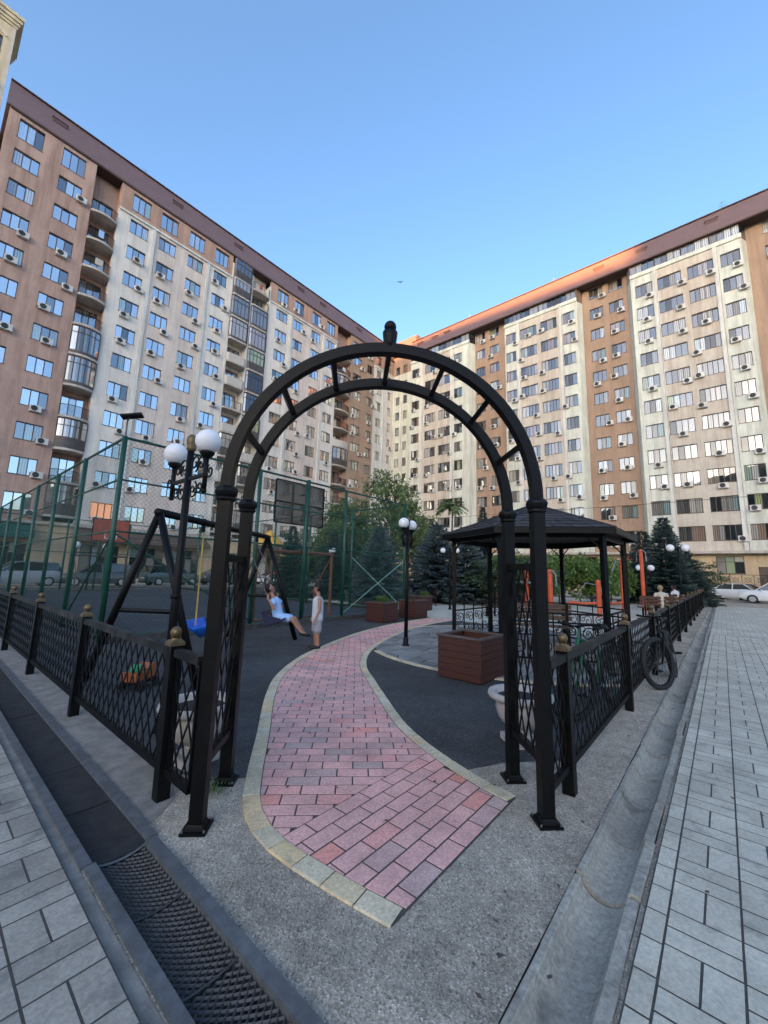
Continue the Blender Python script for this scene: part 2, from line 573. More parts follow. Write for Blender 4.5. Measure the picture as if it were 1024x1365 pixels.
M['bed'] = basic('joint_sand', (0.060, 0.055, 0.050), 0.95, 0, 0.3, 30)
M['farpave'] = bricks_tex('far_grey_pavers', (0.48, 0.445, 0.36), (0.55, 0.51, 0.42), (0.19, 0.17, 0.15), 0.26, 0.13)
M['slate'] = pieces('pale_flagstone', [(0.0, (0.17, 0.175, 0.17)), (1.0, (0.29, 0.29, 0.275))], 0.8, 30, 0.3)


def leafmat(name, c1, c2):
    m, nt, b = nodes(name)
    c = ramp(nt, rnd(nt), [(0.0, c1), (1.0, c2)])
    nt.links.new(c, b.inputs['Base Color'])
    b.inputs['Roughness'].default_value = 0.55
    tr = N(nt, 'BsdfTranslucent')
    nt.links.new(c, tr.inputs[0])
    mx = N(nt, 'MixShader')
    mx.inputs[0].default_value = 0.3
    nt.links.new(b.outputs[0], mx.inputs[1])
    nt.links.new(tr.outputs[0], mx.inputs[2])
    nt.links.new(mx.outputs[0], nt.nodes['Material Output'].inputs[0])
    return m


M['spruce'] = leafmat('blue_spruce_needles', (0.040, 0.065, 0.070), (0.115, 0.155, 0.165))
M['spruce2'] = leafmat('dark_spruce_needles', (0.022, 0.042, 0.038), (0.065, 0.098, 0.092))
M['leaf'] = leafmat('mid_green_leaves', (0.075, 0.125, 0.040), (0.20, 0.27, 0.095))
M['leafd'] = leafmat('dark_green_leaves', (0.035, 0.065, 0.028), (0.085, 0.13, 0.055))
M['leafb'] = leafmat('bright_green_leaves', (0.065, 0.13, 0.028), (0.19, 0.29, 0.07))

# ------------------------------------------------------------ ground
CM = cam_o.matrix_world.inverted()


def vis(x, y, z=0.0, mar=1.05):
    """distance to the camera if the point is in the picture, else a large number"""
    p = CM @ Vector((x, y, z))
    d = math.hypot(x, y)
    if p.z < -0.3 and abs(p.x / -p.z) < 0.968 * mar and abs(p.y / -p.z) < 1.29 * mar:
        return d
    return 1000 + d


def cells(xs, ys, holes, z):
    mb = MB()
    for i in range(len(xs) - 1):
        for j in range(len(ys) - 1):
            cx, cy = (xs[i] + xs[i + 1]) / 2, (ys[j] + ys[j + 1]) / 2
            if any(a < cx < b and c < cy < d for a, b, c, d in holes):
                continue
            mb.add([(xs[i], ys[j], z), (xs[i + 1], ys[j], z), (xs[i + 1], ys[j + 1], z), (xs[i], ys[j + 1], z)], [(0, 1, 2, 3)])
    return mb


def sheet(poly, z):
    return MB().add([(x, y, z) for x, y in poly], [tuple(range(len(poly)))])


DX0, DX1 = 0.815, 1.095            # drain channel
GY0, GY1 = 0.42, 0.72              # concrete gutter
struct(cells([-900, -3, DX0, DX1, 34, 900], [-900, GY0, GY1, 0.80, 26, 900],
             [(DX0, DX1, 0.80, 26), (-3, 34, GY0, GY1)], 0).build('ground', M['verge']), 'worn grey asphalt ground of speckled aggregate')


def jag(pts, a, step=0.25):
    out = []
    for i in range(len(pts)):
        p, q = Vector(pts[i]), Vector(pts[(i + 1) % len(pts)])
        n = max(1, int((q - p).length / step)) if (q - p).length < 8 else 1
        for k in range(n):
            r = p.lerp(q, k / n)
            out.append((r.x + random.uniform(-a, a), r.y + random.uniform(-a, a)))
    return out


struct(sheet(jag([(1.47, 30.9), (1.47, 3.4), (1.62, 3.0), (2.0, 2.75), (2.6, 2.3), (3.0, 1.75), (3.4, 1.5), (3.9, 1.12), (33.5, 1.12), (33.5, 30.9)], 0.025), 0.004).build('play_surface', M['play']), 'dark blue-grey asphalt of the play yard')
struct(sheet([(34, -80), (54, -80), (54, 45), (34, 45)], 0.004).build('road', M['verge']), 'grey asphalt road in front of the far building')
struct(sheet([(-60, 31), (33.9, 31), (33.9, 45), (-60, 45)], 0.004).build('parking_road', M['verge']), 'grey asphalt parking lane in front of the left building')
struct(sheet([(0.72, 0.80), (0.772, 0.80), (0.772, 26), (0.72, 26)], 0.004).build('concrete_strip', M['concrete']), 'rough concrete strip between pavers and drain')
struct(sheet(jag([(1.145, 2.75), (1.145, 26), (1.44, 26), (1.44, 3.2), (1.36, 2.95)], 0.03, .12), 0.004).build('fence_footing', M['concrete']), 'dusty concrete footing along the left fence')
struct(sheet([(12.2, 1.15), (33.4, 1.15), (33.4, 17.5), (13.6, 17.5), (13.6, 9.4), (12.2, 9.0)], 0.008).build('plaza', M['farpave']), 'pale grey paved plaza behind the gazebo')
struct(MB().box(1.5, 33.8, 30.95, 31.15, 0, 0.14).box(33.6, 33.8, 1.2, 30.9, 0, 0.13).build('kerb', M['concrete']), 'pale concrete kerb around the yard')

# gutter of concrete channel units
g = struct(MB().box(-3, 34, GY0 - .05, GY1 + .05, -0.16, -0.121).box(-3, 34, GY0 - .05, GY0 - .001, -.12, -.002).box(-3, 34, GY1 + .001, GY1 + .05, -.12, -.002).box(34.0, 34.1, GY0 - .05, GY1 + .05, -.12, -.002).build('gutter', M['bed']), 'half-round concrete gutter along the right fence')
prof = [(.717, -.12), (.717, .008), (.712, .013), (.688, .014), (.682, .008), (.674, -.024), (.652, -.052), (.618, -.069), (.58, -.075), (.542, -.069), (.508, -.052), (.486, -.024), (.478, .008), (.472, .014), (.430, .013), (.424, .008), (.424, -.12)]
gm = MB().loft([[(0.008, y, z) for y, z in prof], [(0.542, y, z) for y, z in prof]]).mesh('gutter_unit', M['gutter'])
for i in range(67):
    o = put('gutter_unit', gm, g, (-3 + i * 0.55, random.uniform(-.007, .007), random.uniform(-.007, .005)), random.uniform(-.010, .010))
    o.rotation_euler.y = random.uniform(-.006, .006)


# ---- grey pavers in basket pattern
def paving(name, label, mat, cols, length, axis, region, z=0.004):
    """cols: list of (a0, a1) strips across; units run along the other axis"""
    L = 0.235
    units = []
    for ci, (a0, a1) in enumerate(cols):
        w = a1 - a0
        t = length[0] + (ci % 2) * L
        while t < length[1]:
            if w < 0.15:
                units += [(a0, a1, t, t + L * 0.82)]
                t += L * 0.82
                continue
            units += [(a0, a0 + w / 2, t, t + L), (a0 + w / 2, a1, t, t + L),
                      (a0, a1, t + L, t + 1.5 * L), (a0, a1, t + 1.5 * L, t + 2 * L)]
            t += 2 * L
    out = []
    for a0, a1, t0, t1 in units:
        r = (t0, t1, a0, a1) if axis == 'x' else (a0, a1, t0, t1)
        cx, cy = (r[0] + r[1]) / 2, (r[2] + r[3]) / 2
        if region(cx, cy):
            out.append((vis(cx, cy), cx, cy, r[1] - r[0], r[3] - r[2]))
    out.sort()
    root = struct(sheet([(region.box[0], region.box[2]), (region.box[1], region.box[2]), (region.box[1], region.box[3]), (region.box[0], region.box[3])], z + .0163).build(name, M['bed']), label)
    cache = {}
    rest = MB()
    for i, (d, cx, cy, w, h) in enumerate(out):
        g = 0.0048
        if i < 300:
            k = (round(w, 3), round(h, 3))
            if k not in cache:
                cache[k] = MB().bbox(-w / 2 + g, w / 2 - g, -h / 2 + g, h / 2 - g, 0, 0.017, 0.0004).mesh('paver', mat)
            o = put('paver', cache[k], root, (cx, cy, z + random.uniform(0, .0006)), random.uniform(-.009, .009))
            o.rotation_euler.x = random.uniform(-.002, .002)
            o.rotation_euler.y = random.uniform(-.002, .002)
        else:
            dz = random.uniform(0, .0006)
            rest.bbox(cx - w / 2 + g, cx + w / 2 - g, cy - h / 2 + g, cy + h / 2 - g, z + dz, z + 0.017 + dz, 0.0004)
    rest.build('pavers', mat, root, kind='stuff')
    return root


class Reg:
    def __init__(s, x0, x1, y0, y1):
        s.box = (x0, x1, y0, y1)

    def __call__(s, x, y):
        return s.box[0] < x < s.box[1] and s.box[2] < y < s.box[3]


cols = [(.31, .395)] + [(.31 - .26 * (k + 1), .31 - .26 * k) for k in range(14)]
paving('right_pavement', 'blue-grey block pavement to the right of the gutter', M['paver'], cols, (-1.0, 15.5), 'x', Reg(-1.0, 15.5, -3.4, .396))
struct(sheet([(15.52, -9), (33.95, -9), (33.95, .396), (15.52, .396)], 0.019).build('far_pavement', M['farpave']), 'far stretch of grey block pavement before the road')
struct(sheet([(-1.0, -9), (15.5, -9), (15.5, -3.42), (-1.0, -3.42)], 0.019).build('outer_pavement', M['farpave']), 'grey pavement beyond the right edge')
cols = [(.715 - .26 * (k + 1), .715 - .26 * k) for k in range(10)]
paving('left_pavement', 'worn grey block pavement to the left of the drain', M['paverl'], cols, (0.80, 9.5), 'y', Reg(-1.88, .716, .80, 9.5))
struct(sheet([(-9, .42), (-1.9, .42), (-1.9, 30), (-9, 30)], 0.019).build('outer_pavement', M['farpave']), 'grey pavement beyond the left edge')
struct(sheet([(-1.88, 9.52), (.716, 9.52), (.716, 30), (-1.88, 30)], 0.019).build('far_pavement', M['farpave']), 'far stretch of the left pavement')

# ---- drain channel with steel frame and expanded metal
t = thing('drain_channel', 'steel-framed drain channel with sagging metal mesh in front of the left fence', 'drain')
MB().box(DX0, DX1, .8, 26, -.34, -.13).box(DX0 - .04, DX0 + .012, .8, 26, -.30, -.004).box(DX1 - .012, DX1 + .04, .8, 26, -.30, -.004).box(DX0 - .04, DX1 + .04, .76, .7995, -.3, -.004).box(DX0 - .04, DX1 + .04, 26.0, 26.05, -.3, -.004).build('channel', M['ditch'], t)
for a, b in ((0.8, 2.62), (2.62, 5.6), (5.6, 9.0), (9.0, 14), (14, 26)):
    sh = 0.012 if a < 1 else 0.0
    for x0, x1, s in ((.772, .822, 1), (1.088, 1.142, -1)):
        mb = MB().box(x0 + sh * s, x1 + sh * s, a + .004, b - .004, 0.001, .017)
        xi = x1 if s > 0 else x0
        mb.box(xi - .003 + sh * s, xi + .003 + sh * s, a + .004, b - .004, -.06, .0165)
        mb.build('frame_bar', M['steel'], t)


def sag(u, y):
    return -.008 - .022 * (1 - (2 * u - 1) ** 2) - .006 * math.sin(y * 3.1) * (1 - (2 * u - 1) ** 2)


brk = [0.8, 1.62, 2.12, 2.62, 3.25, 3.95, 4.7, 5.6, 6.5, 7.5, 9.0]
for bi in range(len(brk) - 1):
    mb = MB()
    y0, y1 = brk[bi], brk[bi + 1]
    if bi > 2:                                     # solid covers farther back
        for q in range(5):
            u0, u1 = q / 5, (q + 1) / 5
            za, zb = sag(u0, y0) * .5 + .002, sag(u1, y0) * .5 + .002
            xa, xb = DX0 + .003 + u0 * (DX1 - DX0 - .006), DX0 + .003 + u1 * (DX1 - DX0 - .006)
            mb.add([(xa, y0 + .004, za), (xb, y0 + .004, zb), (xb, y1 - .006, zb), (xa, y1 - .006, za), (xa, y0 + .004, za - .01), (xb, y0 + .004, zb - .01), (xb, y1 - .006, zb - .01), (xa, y1 - .006, za - .01)], [(0, 1, 2, 3), (0, 4, 5, 1), (2, 6, 7, 3)])
        mb.build('cover_plate', M['cover'], t)
        continue
    pit = 0.018 if y1 < 4 else 0.024
    n = int((y1 - y0 - .01) / pit)
    nx = 7
    tilt = random.uniform(-.01, .012)
    for i in range(n):
        y = y0 + .006 + i * pit
        pts = []
        for k in range(nx * 2 + 1):
            u = k / (nx * 2)
            yy = y + (pit * .42 if (k % 2) == (i % 2) else -pit * .42)
            pts.append((DX0 + .003 + u * (DX1 - DX0 - .006), yy, sag(u, yy) + tilt * (y - y0)))
        for k in range(len(pts) - 1):
            mb.bar(pts[k], pts[k + 1], .0048, .0095, (0, .6, .8))
    mb.build('mesh_panel', M['rust'], t, kind='stuff')
    mb = MB()
    pts = [(DX0 + .004 + k / 10 * (DX1 - DX0 - .008), y1 - .002, sag(k / 10, y1) + .006) for k in range(11)]
    mb.tube(pts, .004 if bi != 2 else .007, 6).build('cross_rod', M['rust'] if bi != 2 else M['steel'], t)
MB().box(DX0 + .002, DX1 - .002, 9.02, 26, -.05, -.02).build('cover_plate', M['cover'], t)

# ------------------------------------------------------------ pink brick path
Lp = [(1.58, 1.235), (1.525, 1.62), (1.50, 2.10), (1.60, 2.48), (1.83, 2.83), (2.35, 3.50), (3.05, 4.42), (3.75, 5.18), (4.75, 5.93), (5.75, 6.46), (6.95, 7.0), (8.23, 7.45), (9.8, 7.82), (11.47, 8.0), (12.6, 8.02)]
Rp = [(2.99, 1.235), (3.10, 1.70), (3.46, 2.50), (4.05, 3.30), (4.62, 4.02), (5.02, 4.52), (5.6, 5.05), (6.25, 5.50), (7.2, 5.98), (8.5, 6.5), (10.03, 6.92), (11.2, 7.06), (12.6, 7.1)]


def smooth(pts, n=6):
    P = [Vector(p) for p in pts]
    out = []
    for i in range(len(P) - 1):
        a, b, c, d = P[max(i - 1, 0)], P[i], P[i + 1], P[min(i + 2, len(P) - 1)]
        for k in range(n):
            s = k / n
            out.append(0.5 * ((2 * b) + (c - a) * s + (2 * a - 5 * b + 4 * c - d) * s * s + (3 * b - a - 3 * c + d) * s ** 3))
    out.append(P[-1])
    return out


def offs(pts, d):
    out = []
    for i, p in enumerate(pts):
        t = (pts[min(i + 1, len(pts) - 1)] - pts[max(i - 1, 0)]).normalized()
        out.append(p + Vector((t.y, -t.x)) * d)
    return out


Ls, Rs = smooth(Lp), smooth(Rp)
Li, Ri = offs(Ls, .118), offs(Rs, -.112)
root = struct(MB().loft([[(a.x, a.y, -.01), (b.x, b.y, -.01), (b.x, b.y, .0078), (a.x, a.y, .0078)] for a, b in zip(offs(Ls, .01), [Rs[int(i * (len(Rs) - 1) / (len(Ls) - 1))] - Vector((.01, 0)) for i in range(len(Ls))])]).build('brick_path', M['bed']), 'curving path of pink bricks with pale stone edging')


def nearest(poly, p):
    best = None
    for i in range(len(poly) - 1):
        a, b = poly[i], poly[i + 1]
        ab = b - a
        s = max(0, min(1, (p - a).dot(ab) / ab.length_squared))
        d = (a + ab * s - p).length
        if best is None or d < best[0]:
            best = (d, a, ab.normalized())
    return best


def clip(poly, a, n):
    out = []
    for i in range(len(poly)):
        p, q = poly[i], poly[(i + 1) % len(poly)]
        dp, dq = (p - a).dot(n), (q - a).dot(n)
        if dp >= 0:
            out.append(p)
        if (dp > 0 > dq) or (dp < 0 < dq):
            out.append(p + (q - p) * (dp / (dp - dq)))
    return out


def area(poly):
    return 0.5 * abs(sum(poly[i].x * poly[(i + 1) % len(poly)].y - poly[(i + 1) % len(poly)].x * poly[i].y for i in range(len(poly))))


def slab(mb, poly, z0, z1, b=.004):
    """prism with a small chamfer round the top"""
    c = sum(poly, Vector((0, 0))) / len(poly)
    n = len(poly)
    top = []
    for p in poly:
        d = p - c
        top.append(p - d.normalized() * min(b * 1.4, d.length * .4))
    vs = [(p.x, p.y, z0) for p in poly] + [(p.x, p.y, z1 - b) for p in poly] + [(p.x, p.y, z1) for p in top]
    fs = [tuple(range(2 * n, 3 * n))]
    for i in range(n):
        j = (i + 1) % n
        fs += [(i, j, n + j, n + i), (n + i, n + j, 2 * n + j, 2 * n + i)]
    mb.add(vs, fs)


bricks = []


def lay(orig, ang, rows, colsr, ext):
    ux = Vector((math.cos(ang), math.sin(ang)))
    uy = Vector((-ux.y, ux.x))
    BL, BW, g = .242, .121, .0056
    for r in rows:
        for c in colsr:
            o = (0.5 if r % 2 else 0) * BL
            a = orig + ux * (c * BL + o) + uy * (r * BW)
            poly = [a + ux * g + uy * g, a + ux * (BL - g) + uy * g, a + ux * (BL - g) + uy * (BW - g), a + ux * g + uy * (BW - g)]
            ctr = a + ux * BL / 2 + uy * BW / 2
            if not (0.8 < ctr.x < 12.9 and 1.0 < ctr.y < 8.3):
                continue
            d1, p1, t1 = nearest(Li, ctr)
            d2, p2, t2 = nearest(Ri, ctr)
            s1 = (ctr - p1).dot(Vector((t1.y, -t1.x)))
            s2 = (ctr - p2).dot(Vector((-t2.y, t2.x)))
            if s1 < -.2 or s2 < -.2:
                continue
            poly = clip(poly, p1 + Vector((t1.y, -t1.x)) * .004, Vector((t1.y, -t1.x)))
            if len(poly) > 2:
                poly = clip(poly, p2 - Vector((t2.y, -t2.x)) * .004, Vector((-t2.y, t2.x)))
            for pt, nn in ext:
                if len(poly) > 2:
                    poly = clip(poly, pt, nn)
            if len(poly) > 2 and area(poly) > .0012:
                bricks.append((ctr.length, poly))


lay(Vector((1.30, 1.237)), 0.0, range(0, 7), range(0, 9), [(Vector((0, 1.237)), Vector((0, 1))), (Vector((0, 2.08)), Vector((0, -1)))])
lay(Vector((1.3, 3.4)), R(-46), range(-12, 90), range(-40, 40), [(Vector((0, 2.086)), Vector((0, 1)))])
bricks.sort(key=lambda t: t[0])
rest = MB()
for i, (d, poly) in enumerate(bricks):
    dz = random.uniform(0, .0014)
    if i < 300:
        mb = MB()
        slab(mb, poly, -.01, .0094 + dz, .0014)
        mb.build('brick', M['brick'], root)
    else:
        slab(rest, poly, -.01, .0094 + dz, .0014)
rest.build('bricks', M['brick'], root, kind='stuff')


def edge_stones(outer, inner, L):
    acc, start, k = 0.0, 0, 0
    pts = []
    for i in range(1, len(outer)):
        acc += (outer[i] - outer[i - 1]).length
        if acc >= L or i == len(outer) - 1:
            a, b, c, d = outer[start], outer[i], inner[i], inner[start]
            t = (b - a).normalized() * .0035
            mb = MB()
            slab(mb, [a + t, b - t, c - t, d + t], -.008, .0125 + random.uniform(-.001, .003), .003)
            mb.build('edging_stone', M['edging'], root)
            start, acc = i, 0.0


def resample(pts, step):
    out = [pts[0]]
    acc = 0.0
    for i in range(1, len(pts)):
        p, q = pts[i - 1], pts[i]
        L = (q - p).length
        while acc + L >= step:
            s = (step - acc) / L
            p = p + (q - p) * s
            out.append(p)
            L = (q - p).length
            acc = 0
        acc += L
    return out


for P, sg in ((Ls, 1), (Rs, -1)):
    o2 = resample(P, .205)
    edge_stones(o2, offs(o2, (.115 if sg > 0 else -.109)), .15)

# flagstones round the gazebo
fl = struct(sheet([(9.0 + 3.25 * math.cos(k * math.pi / 24), max(1.14, 3.75 + 3.25 * math.sin(k * math.pi / 24))) for k in range(48)], .008).build('flagstone_terrace', M['bed']), 'pale crazy-paved terrace around the gazebo')
J = {}
for i in range(-12, 13):
    for j in range(-12, 13):
        J[i, j] = Vector((9.0 + i * .34 + random.uniform(-.10, .10), 3.75 + j * .34 + random.uniform(-.10, .10)))
for i in range(-12, 12):
    for j in range(-12, 12):
        q = [J[i, j], J[i + 1, j], J[i + 1, j + 1], J[i, j + 1]]
        c = sum(q, Vector((0, 0))) / 4
        d2, p2, t2 = nearest(Rs, c)
        O9 = Vector((9.0, 3.75))
        nrm2 = Vector((t2.y, -t2.x))
        if (c - O9).length > 3.35 or (c - p2).dot(nrm2) < -.1 or c.y < 1.25:
            continue
        poly = [p + (c - p).normalized() * .018 for p in q]
        od = (c - O9).normalized() if (c - O9).length > .01 else Vector((1, 0))
        poly = clip(poly, O9 + od * 3.16, -od)
        if len(poly) > 2:
            poly = clip(poly, p2 + nrm2 * .02, nrm2)
        if len(poly) < 3 or area(poly) < .006:
            continue
        mb = MB()
        slab(mb, poly, .008, .02 + random.uniform(-.002, .003), .005)
        mb.build('flagstone', M['slate'], fl)
for k in range(120):
    a0, a1 = 2 * math.pi * (k + .02) / 120, 2 * math.pi * (k + .98) / 120
    q = [Vector((9.0 + r * math.cos(a), 3.75 + r * math.sin(a))) for r, a in ((3.17, a0), (3.27, a0), (3.27, a1), (3.17, a1))]
    d2, p2, t2 = nearest(Rs, q[1])
    if q[1].y < 1.25 or (q[1] - p2).dot(Vector((t2.y, -t2.x))) < .02:
        continue
    mb = MB()
    slab(mb, q, .004, .021, .003)
    mb.build('edging_stone', M['edging'], fl)

# ------------------------------------------------------------ buildings
WC = {}


GLZ = ['glass']


def win_mesh(w, h, n, transom, fm):
    k = (round(w, 2), round(h, 2), n, transom, fm, GLZ[0])
    if k in WC:
        return WC[k]
    fr, gl = MB(), MB()
    b = .055
    fr.box(0, w, 0, .09, 0, b).box(0, w, 0, .09, h - b, h).box(0, b, .002, .088, b, h - b).box(w - b, w, .002, .088, b, h - b)
    pw = (w - 2 * b) / n
    zt = h * .68
    for i in range(1, n):
        fr.box(b + i * pw - .035, b + i * pw + .035, .004, .086, b, h - b)
    if transom:
        fr.box(b, w - b, .006, .084, zt - .03, zt + .03)
    fr.box(-.06, w + .06, -.16, .0, -.05, -.005)
    panes = []
    for i in range(n):
        x0, x1 = b + i * pw + (.035 if i else 0), b + (i + 1) * pw - (.035 if i < n - 1 else 0)
        for z0, z1 in (((b, zt - .03), (zt + .03, h - b)) if transom else ((b, h - b),)):
            gl.box(x0, x1, .045, .055, z0, z1)
            panes.append((x0, x1, z0, z1))
    WC[k] = (fr.mesh('window', M[fm]), gl.mesh('glazing', M[GLZ[0]]), panes)
    return WC[k]


PC = {}


def window(parent, x, y, z, w, h, n, transom=False, fm='frame', single=False, gmat=None):
    fr, gl, panes = win_mesh(w, h, n, transom, fm)
    o = put('window', fr, parent, (x, y + .13, z))
    if single:
        for p in panes:
            k = tuple(round(v, 2) for v in (p[1] - p[0], p[3] - p[2]))
            if k not in PC:
                PC[k] = MB().box(0, k[0], 0, .01, 0, k[1]).mesh('pane', M['glass'])
            c = put('pane', PC[k], o, (p[0], .045, p[2]))
            c.rotation_euler = (random.gauss(0, .012), 0, random.gauss(0, .012))
    else:
        c = put('glazing', gl, o)
        c.rotation_euler = (random.gauss(0, .006), 0, random.gauss(0, .005))
        if gmat:
            c.data = gl.copy()
            c.data.materials[0] = gmat
    return o


acb = MB().box(0, .84, -.34, -.04, 0, .56).box(.05, .1, -.34, 0, -.05, -.002).box(.74, .79, -.34, 0, -.05, -.002).mesh('air_conditioner', M['ac'])
_f = MB()
for r in (.05, .11, .17, .23):
    _f.tube([(.33 + r * math.cos(a * .3927), -.352, .28 + r * math.sin(a * .3927)) for a in range(16)], .012, 4, closed=True)
for a in range(16):
    _f.add([(.33, -.344, .28), (.33 + .24 * math.cos(a * .3927), -.344, .28 + .24 * math.sin(a * .3927)), (.33 + .24 * math.cos((a + 1) * .3927), -.344, .28 + .24 * math.sin((a + 1) * .3927))], [(0, 1, 2)])
acf = _f.mesh('fan', M['fan'])


def ac(parent, x, y, z):
    o = put('air_conditioner', acb, parent, (x, y, z))
    put('fan', acf, o)


def wall(parent, name, x0, x1, y, z0, z1, ops, mat, th=.35):
    """wall with real openings; ops: {(xa, xb): [(za, zb), ...]}"""
    mb = MB()
    cs = sorted(ops)
    e = [x0]
    for c in cs:
        e += list(c)
    e.append(x1)
    for i in range(0, len(e), 2):
        if e[i + 1] - e[i] > .001:
            mb.box(e[i], e[i + 1], y, y + th, z0, z1)
    for c in cs:
        zz = z0
        for a, b in sorted(ops[c]):
            if a - zz > .001:
                mb.box(c[0], c[1], y, y + th, zz, a)
            zz = b
        if z1 - zz > .001:
            mb.box(c[0], c[1], y, y + th, zz, z1)
    return mb.build(name, mat, parent)


def facade(root, x0, x1, y, wins, rows, z0, z1, mats, pil=(), single=False, acp=.5, attic=None, wh=1.55, skipac=()):
    """mats: list of (xa, xb, material) spans of one storey-high colour field"""
    for xa, xb, mt in mats:
        ops = {(a, b): [(r, r + wh) for r in rows] for a, b, n in wins if xa <= a < xb}
        wall(root, 'wall_panel', xa, xb, y, z0, z1, ops, M[mt])
    for a, b, n in wins:
        for i, r in enumerate(rows):
            window(root, a, y, r, b - a, wh, n, False, 'frame', single)
            if random.random() < acp:
                w = b - a
                ac(root, a + random.choice([-.25, .1, w * .35, w - .7, w - .4]), y, r - random.choice([.15, .45, .62]))
    for p in pil:
        MB().box(p - .17, p + .17, y - .12, y - .002, z0, z1).build('pilaster', M['white'], root)
        MB().tube([(p + .26, y - .05, z0), (p + .26, y - .05, z1)], .045, 6).build('downpipe', M['white'], root)


def roof(root, x0, x1, zb, zt, setb, over, vents):
    """steep metal mansard with a soffit"""
    MB().loft([[(x, -over, zb), (x, -over, zb + .16), (x, -over + setb, zt), (x, 12, zt + .3), (x, 12, zb)] for x in (x0, x1)]).build('roof', M['roof'], root)
    r = MB().bar((x0, -over + setb - .02, zt + .02), (x1, -over + setb - .02, zt + .02), .3, .10).build('ridge_trim', M['vent'], root)
    for v in vents:
        s = .55
        yy = -over + setb * s
        zz = zb + .16 + (zt - zb - .16) * s
        MB().box(-.55, .55, -.12, .3, -.22, .22).box(-.62, .62, -.16, .3, .222, .27).build('roof_vent', M['vent'], root, loc=(v, yy, zz))


def balcony(root, x0, x1, z, kind, h=3.1, curved=True, yb=0.0, out=.6):
    """one balcony: slab, parapet or glazing"""
    w = x1 - x0
    if curved:
        poly = [(x0, yb + .1)] + [(x0 + w * k / 10, yb - out * math.sin(math.pi * (0.12 + .76 * k / 10))) for k in range(11)] + [(x1, yb + .1)]
    else:
        poly = [(x0, yb + .1), (x0, yb - .15), (x0 + .25, yb - .35), (x1 - .25, yb - .35), (x1, yb - .15), (x1, yb + .1)]
    b = put('balcony', MB().prism(poly + [(x1, yb + 1.35), (x0, yb + 1.35)], z - .22, z).mesh('balcony', M['slab']), root)
    front = poly[1:-1]
    sh = [(px, py + .05) for px, py in front]
    if kind in ('rail', 'open'):
        mb = MB()
        mb.tube([(px, py, z + 1.05) for px, py in sh], .03, 5)
        for i in range(len(sh) - 1):
            for s in (0, .33, .66):
                px = sh[i][0] + (sh[i + 1][0] - sh[i][0]) * s
                py = sh[i][1] + (sh[i + 1][1] - sh[i][1]) * s
                mb.bar((px, py, z), (px, py, z + 1.05), .025, .025)
        mb.build('railing', M['black2'], b)
        if random.random() < .4:
            xx = x0 + w * random.uniform(.25, .5)
            cw = random.uniform(.35, .7)
            yo = min(q[1] for q in sh) - .03
            MB().box(xx, xx + cw, yo - .02, yo, z + random.uniform(.25, .5), z + 1.06).build('hanging_cloth', M[random.choice(('shirtw', 'bbred', 'shirtb', 'tan', 'navy'))], b)
    else:
        ph = 1.0 if kind != 'full' else .25
        mb = MB()
        for i in range(len(sh) - 1):
            mb.bar((*sh[i], z + ph / 2), (*sh[i + 1], z + ph / 2), .06, ph)
        mb.build('parapet', M['cream_par'] if kind == 'par' else M['dpanel'], b)
        if kind in ('glaz', 'full'):
            mb, gb = MB(), MB()
            for i in range(len(sh)):
                if i % 2 == 0 or not curved:
                    mb.bar((*sh[i], z + ph), (*sh[i], z + h - .3), .07, .07)
            for i in range(len(sh) - 1):
                sg = math.hypot(sh[i + 1][0] - sh[i][0], sh[i + 1][1] - sh[i][1])
                for q in range(1, int(sg / .55) + 1 if sg > .9 else 1):
                    u = q / (int(sg / .55) + 1)
                    mb.bar((sh[i][0] + (sh[i + 1][0] - sh[i][0]) * u, sh[i][1], z + ph), (sh[i][0] + (sh[i + 1][0] - sh[i][0]) * u, sh[i][1], z + h - .3), .06, .05)
                for zz in (z + ph + .03, z + h - .95, z + h - .33):
                    mb.bar((*sh[i], zz), (*sh[i + 1], zz), .06, .06)
                gb.bar((sh[i][0], sh[i][1] + .02, (z + ph + z + h - .3) / 2), (sh[i + 1][0], sh[i + 1][1] + .02, (z + ph + z + h - .3) / 2), .012, h - .3 - ph - .1)
            mb.build('glazing_frame', M['frame'], b)
            gb.build('glazing', M['glassd'], b)
    return b


def recess(root, x0, x1, z0, rows, kinds, z1, curved=True, dep=1.3, mat='brown', side=True):
    wm = (x0 + x1) / 2
    wall(root, 'recess_wall', x0, x1, dep, z0, z1, {(x0 + .25, x1 - .25): [(r - .75, r + 1.6) for r in rows]}, M[mat])
    for r, k in zip(rows, kinds):
        window(root, x0 + .25, dep, r - .75, x1 - x0 - .5, 2.35, 3)
        balcony(root, x0, x1, r - .85, k, 3.1, curved)
    if side:
        MB().box(x0 - .3, x0 - .002, .351, dep + .35, z0, z1).build('return_wall', M[mat], root)
        MB().box(x1 + .002, x1 + .3, .351, dep + .35, z0, z1).build('return_wall', M[mat], root)


# ---- left building, facade on Y = 45.9
LB = thing('apartment_building', 'tall brown and cream apartment block with curved balconies on the left', 'building', (0, 45.9, 0), 0)
rows = [6.0 + 3.11 * k for k in range(11)]      # sills of the ordinary storeys
zg, zat, ztop = 5.3, 39.1, 42.3
at = [39.8]
MB().box(.8, 56, 2.0, 14, 0, 42).build('core', M['dark'], LB)
MB().box(.45, .8, .352, 14, 0, ztop).build('end_wall', M['brown'], LB)
S1 = [(1.2, 3.0, 3), (4.4, 6.25, 3)]
S2 = [(10.55, 12.35, 3), (13.45, 15.3, 3), (16.65, 18.5, 3), (19.85, 21.6, 3)]
S3 = [(29.15, 31.1, 3), (32.2, 33.95, 3), (35.6, 37.4, 3), (38.6, 40.5, 3)]
S4 = [(44.9, 47.1, 3), (48.5, 50.0, 2)]
S5 = [(51.05, 52.4, 2)]
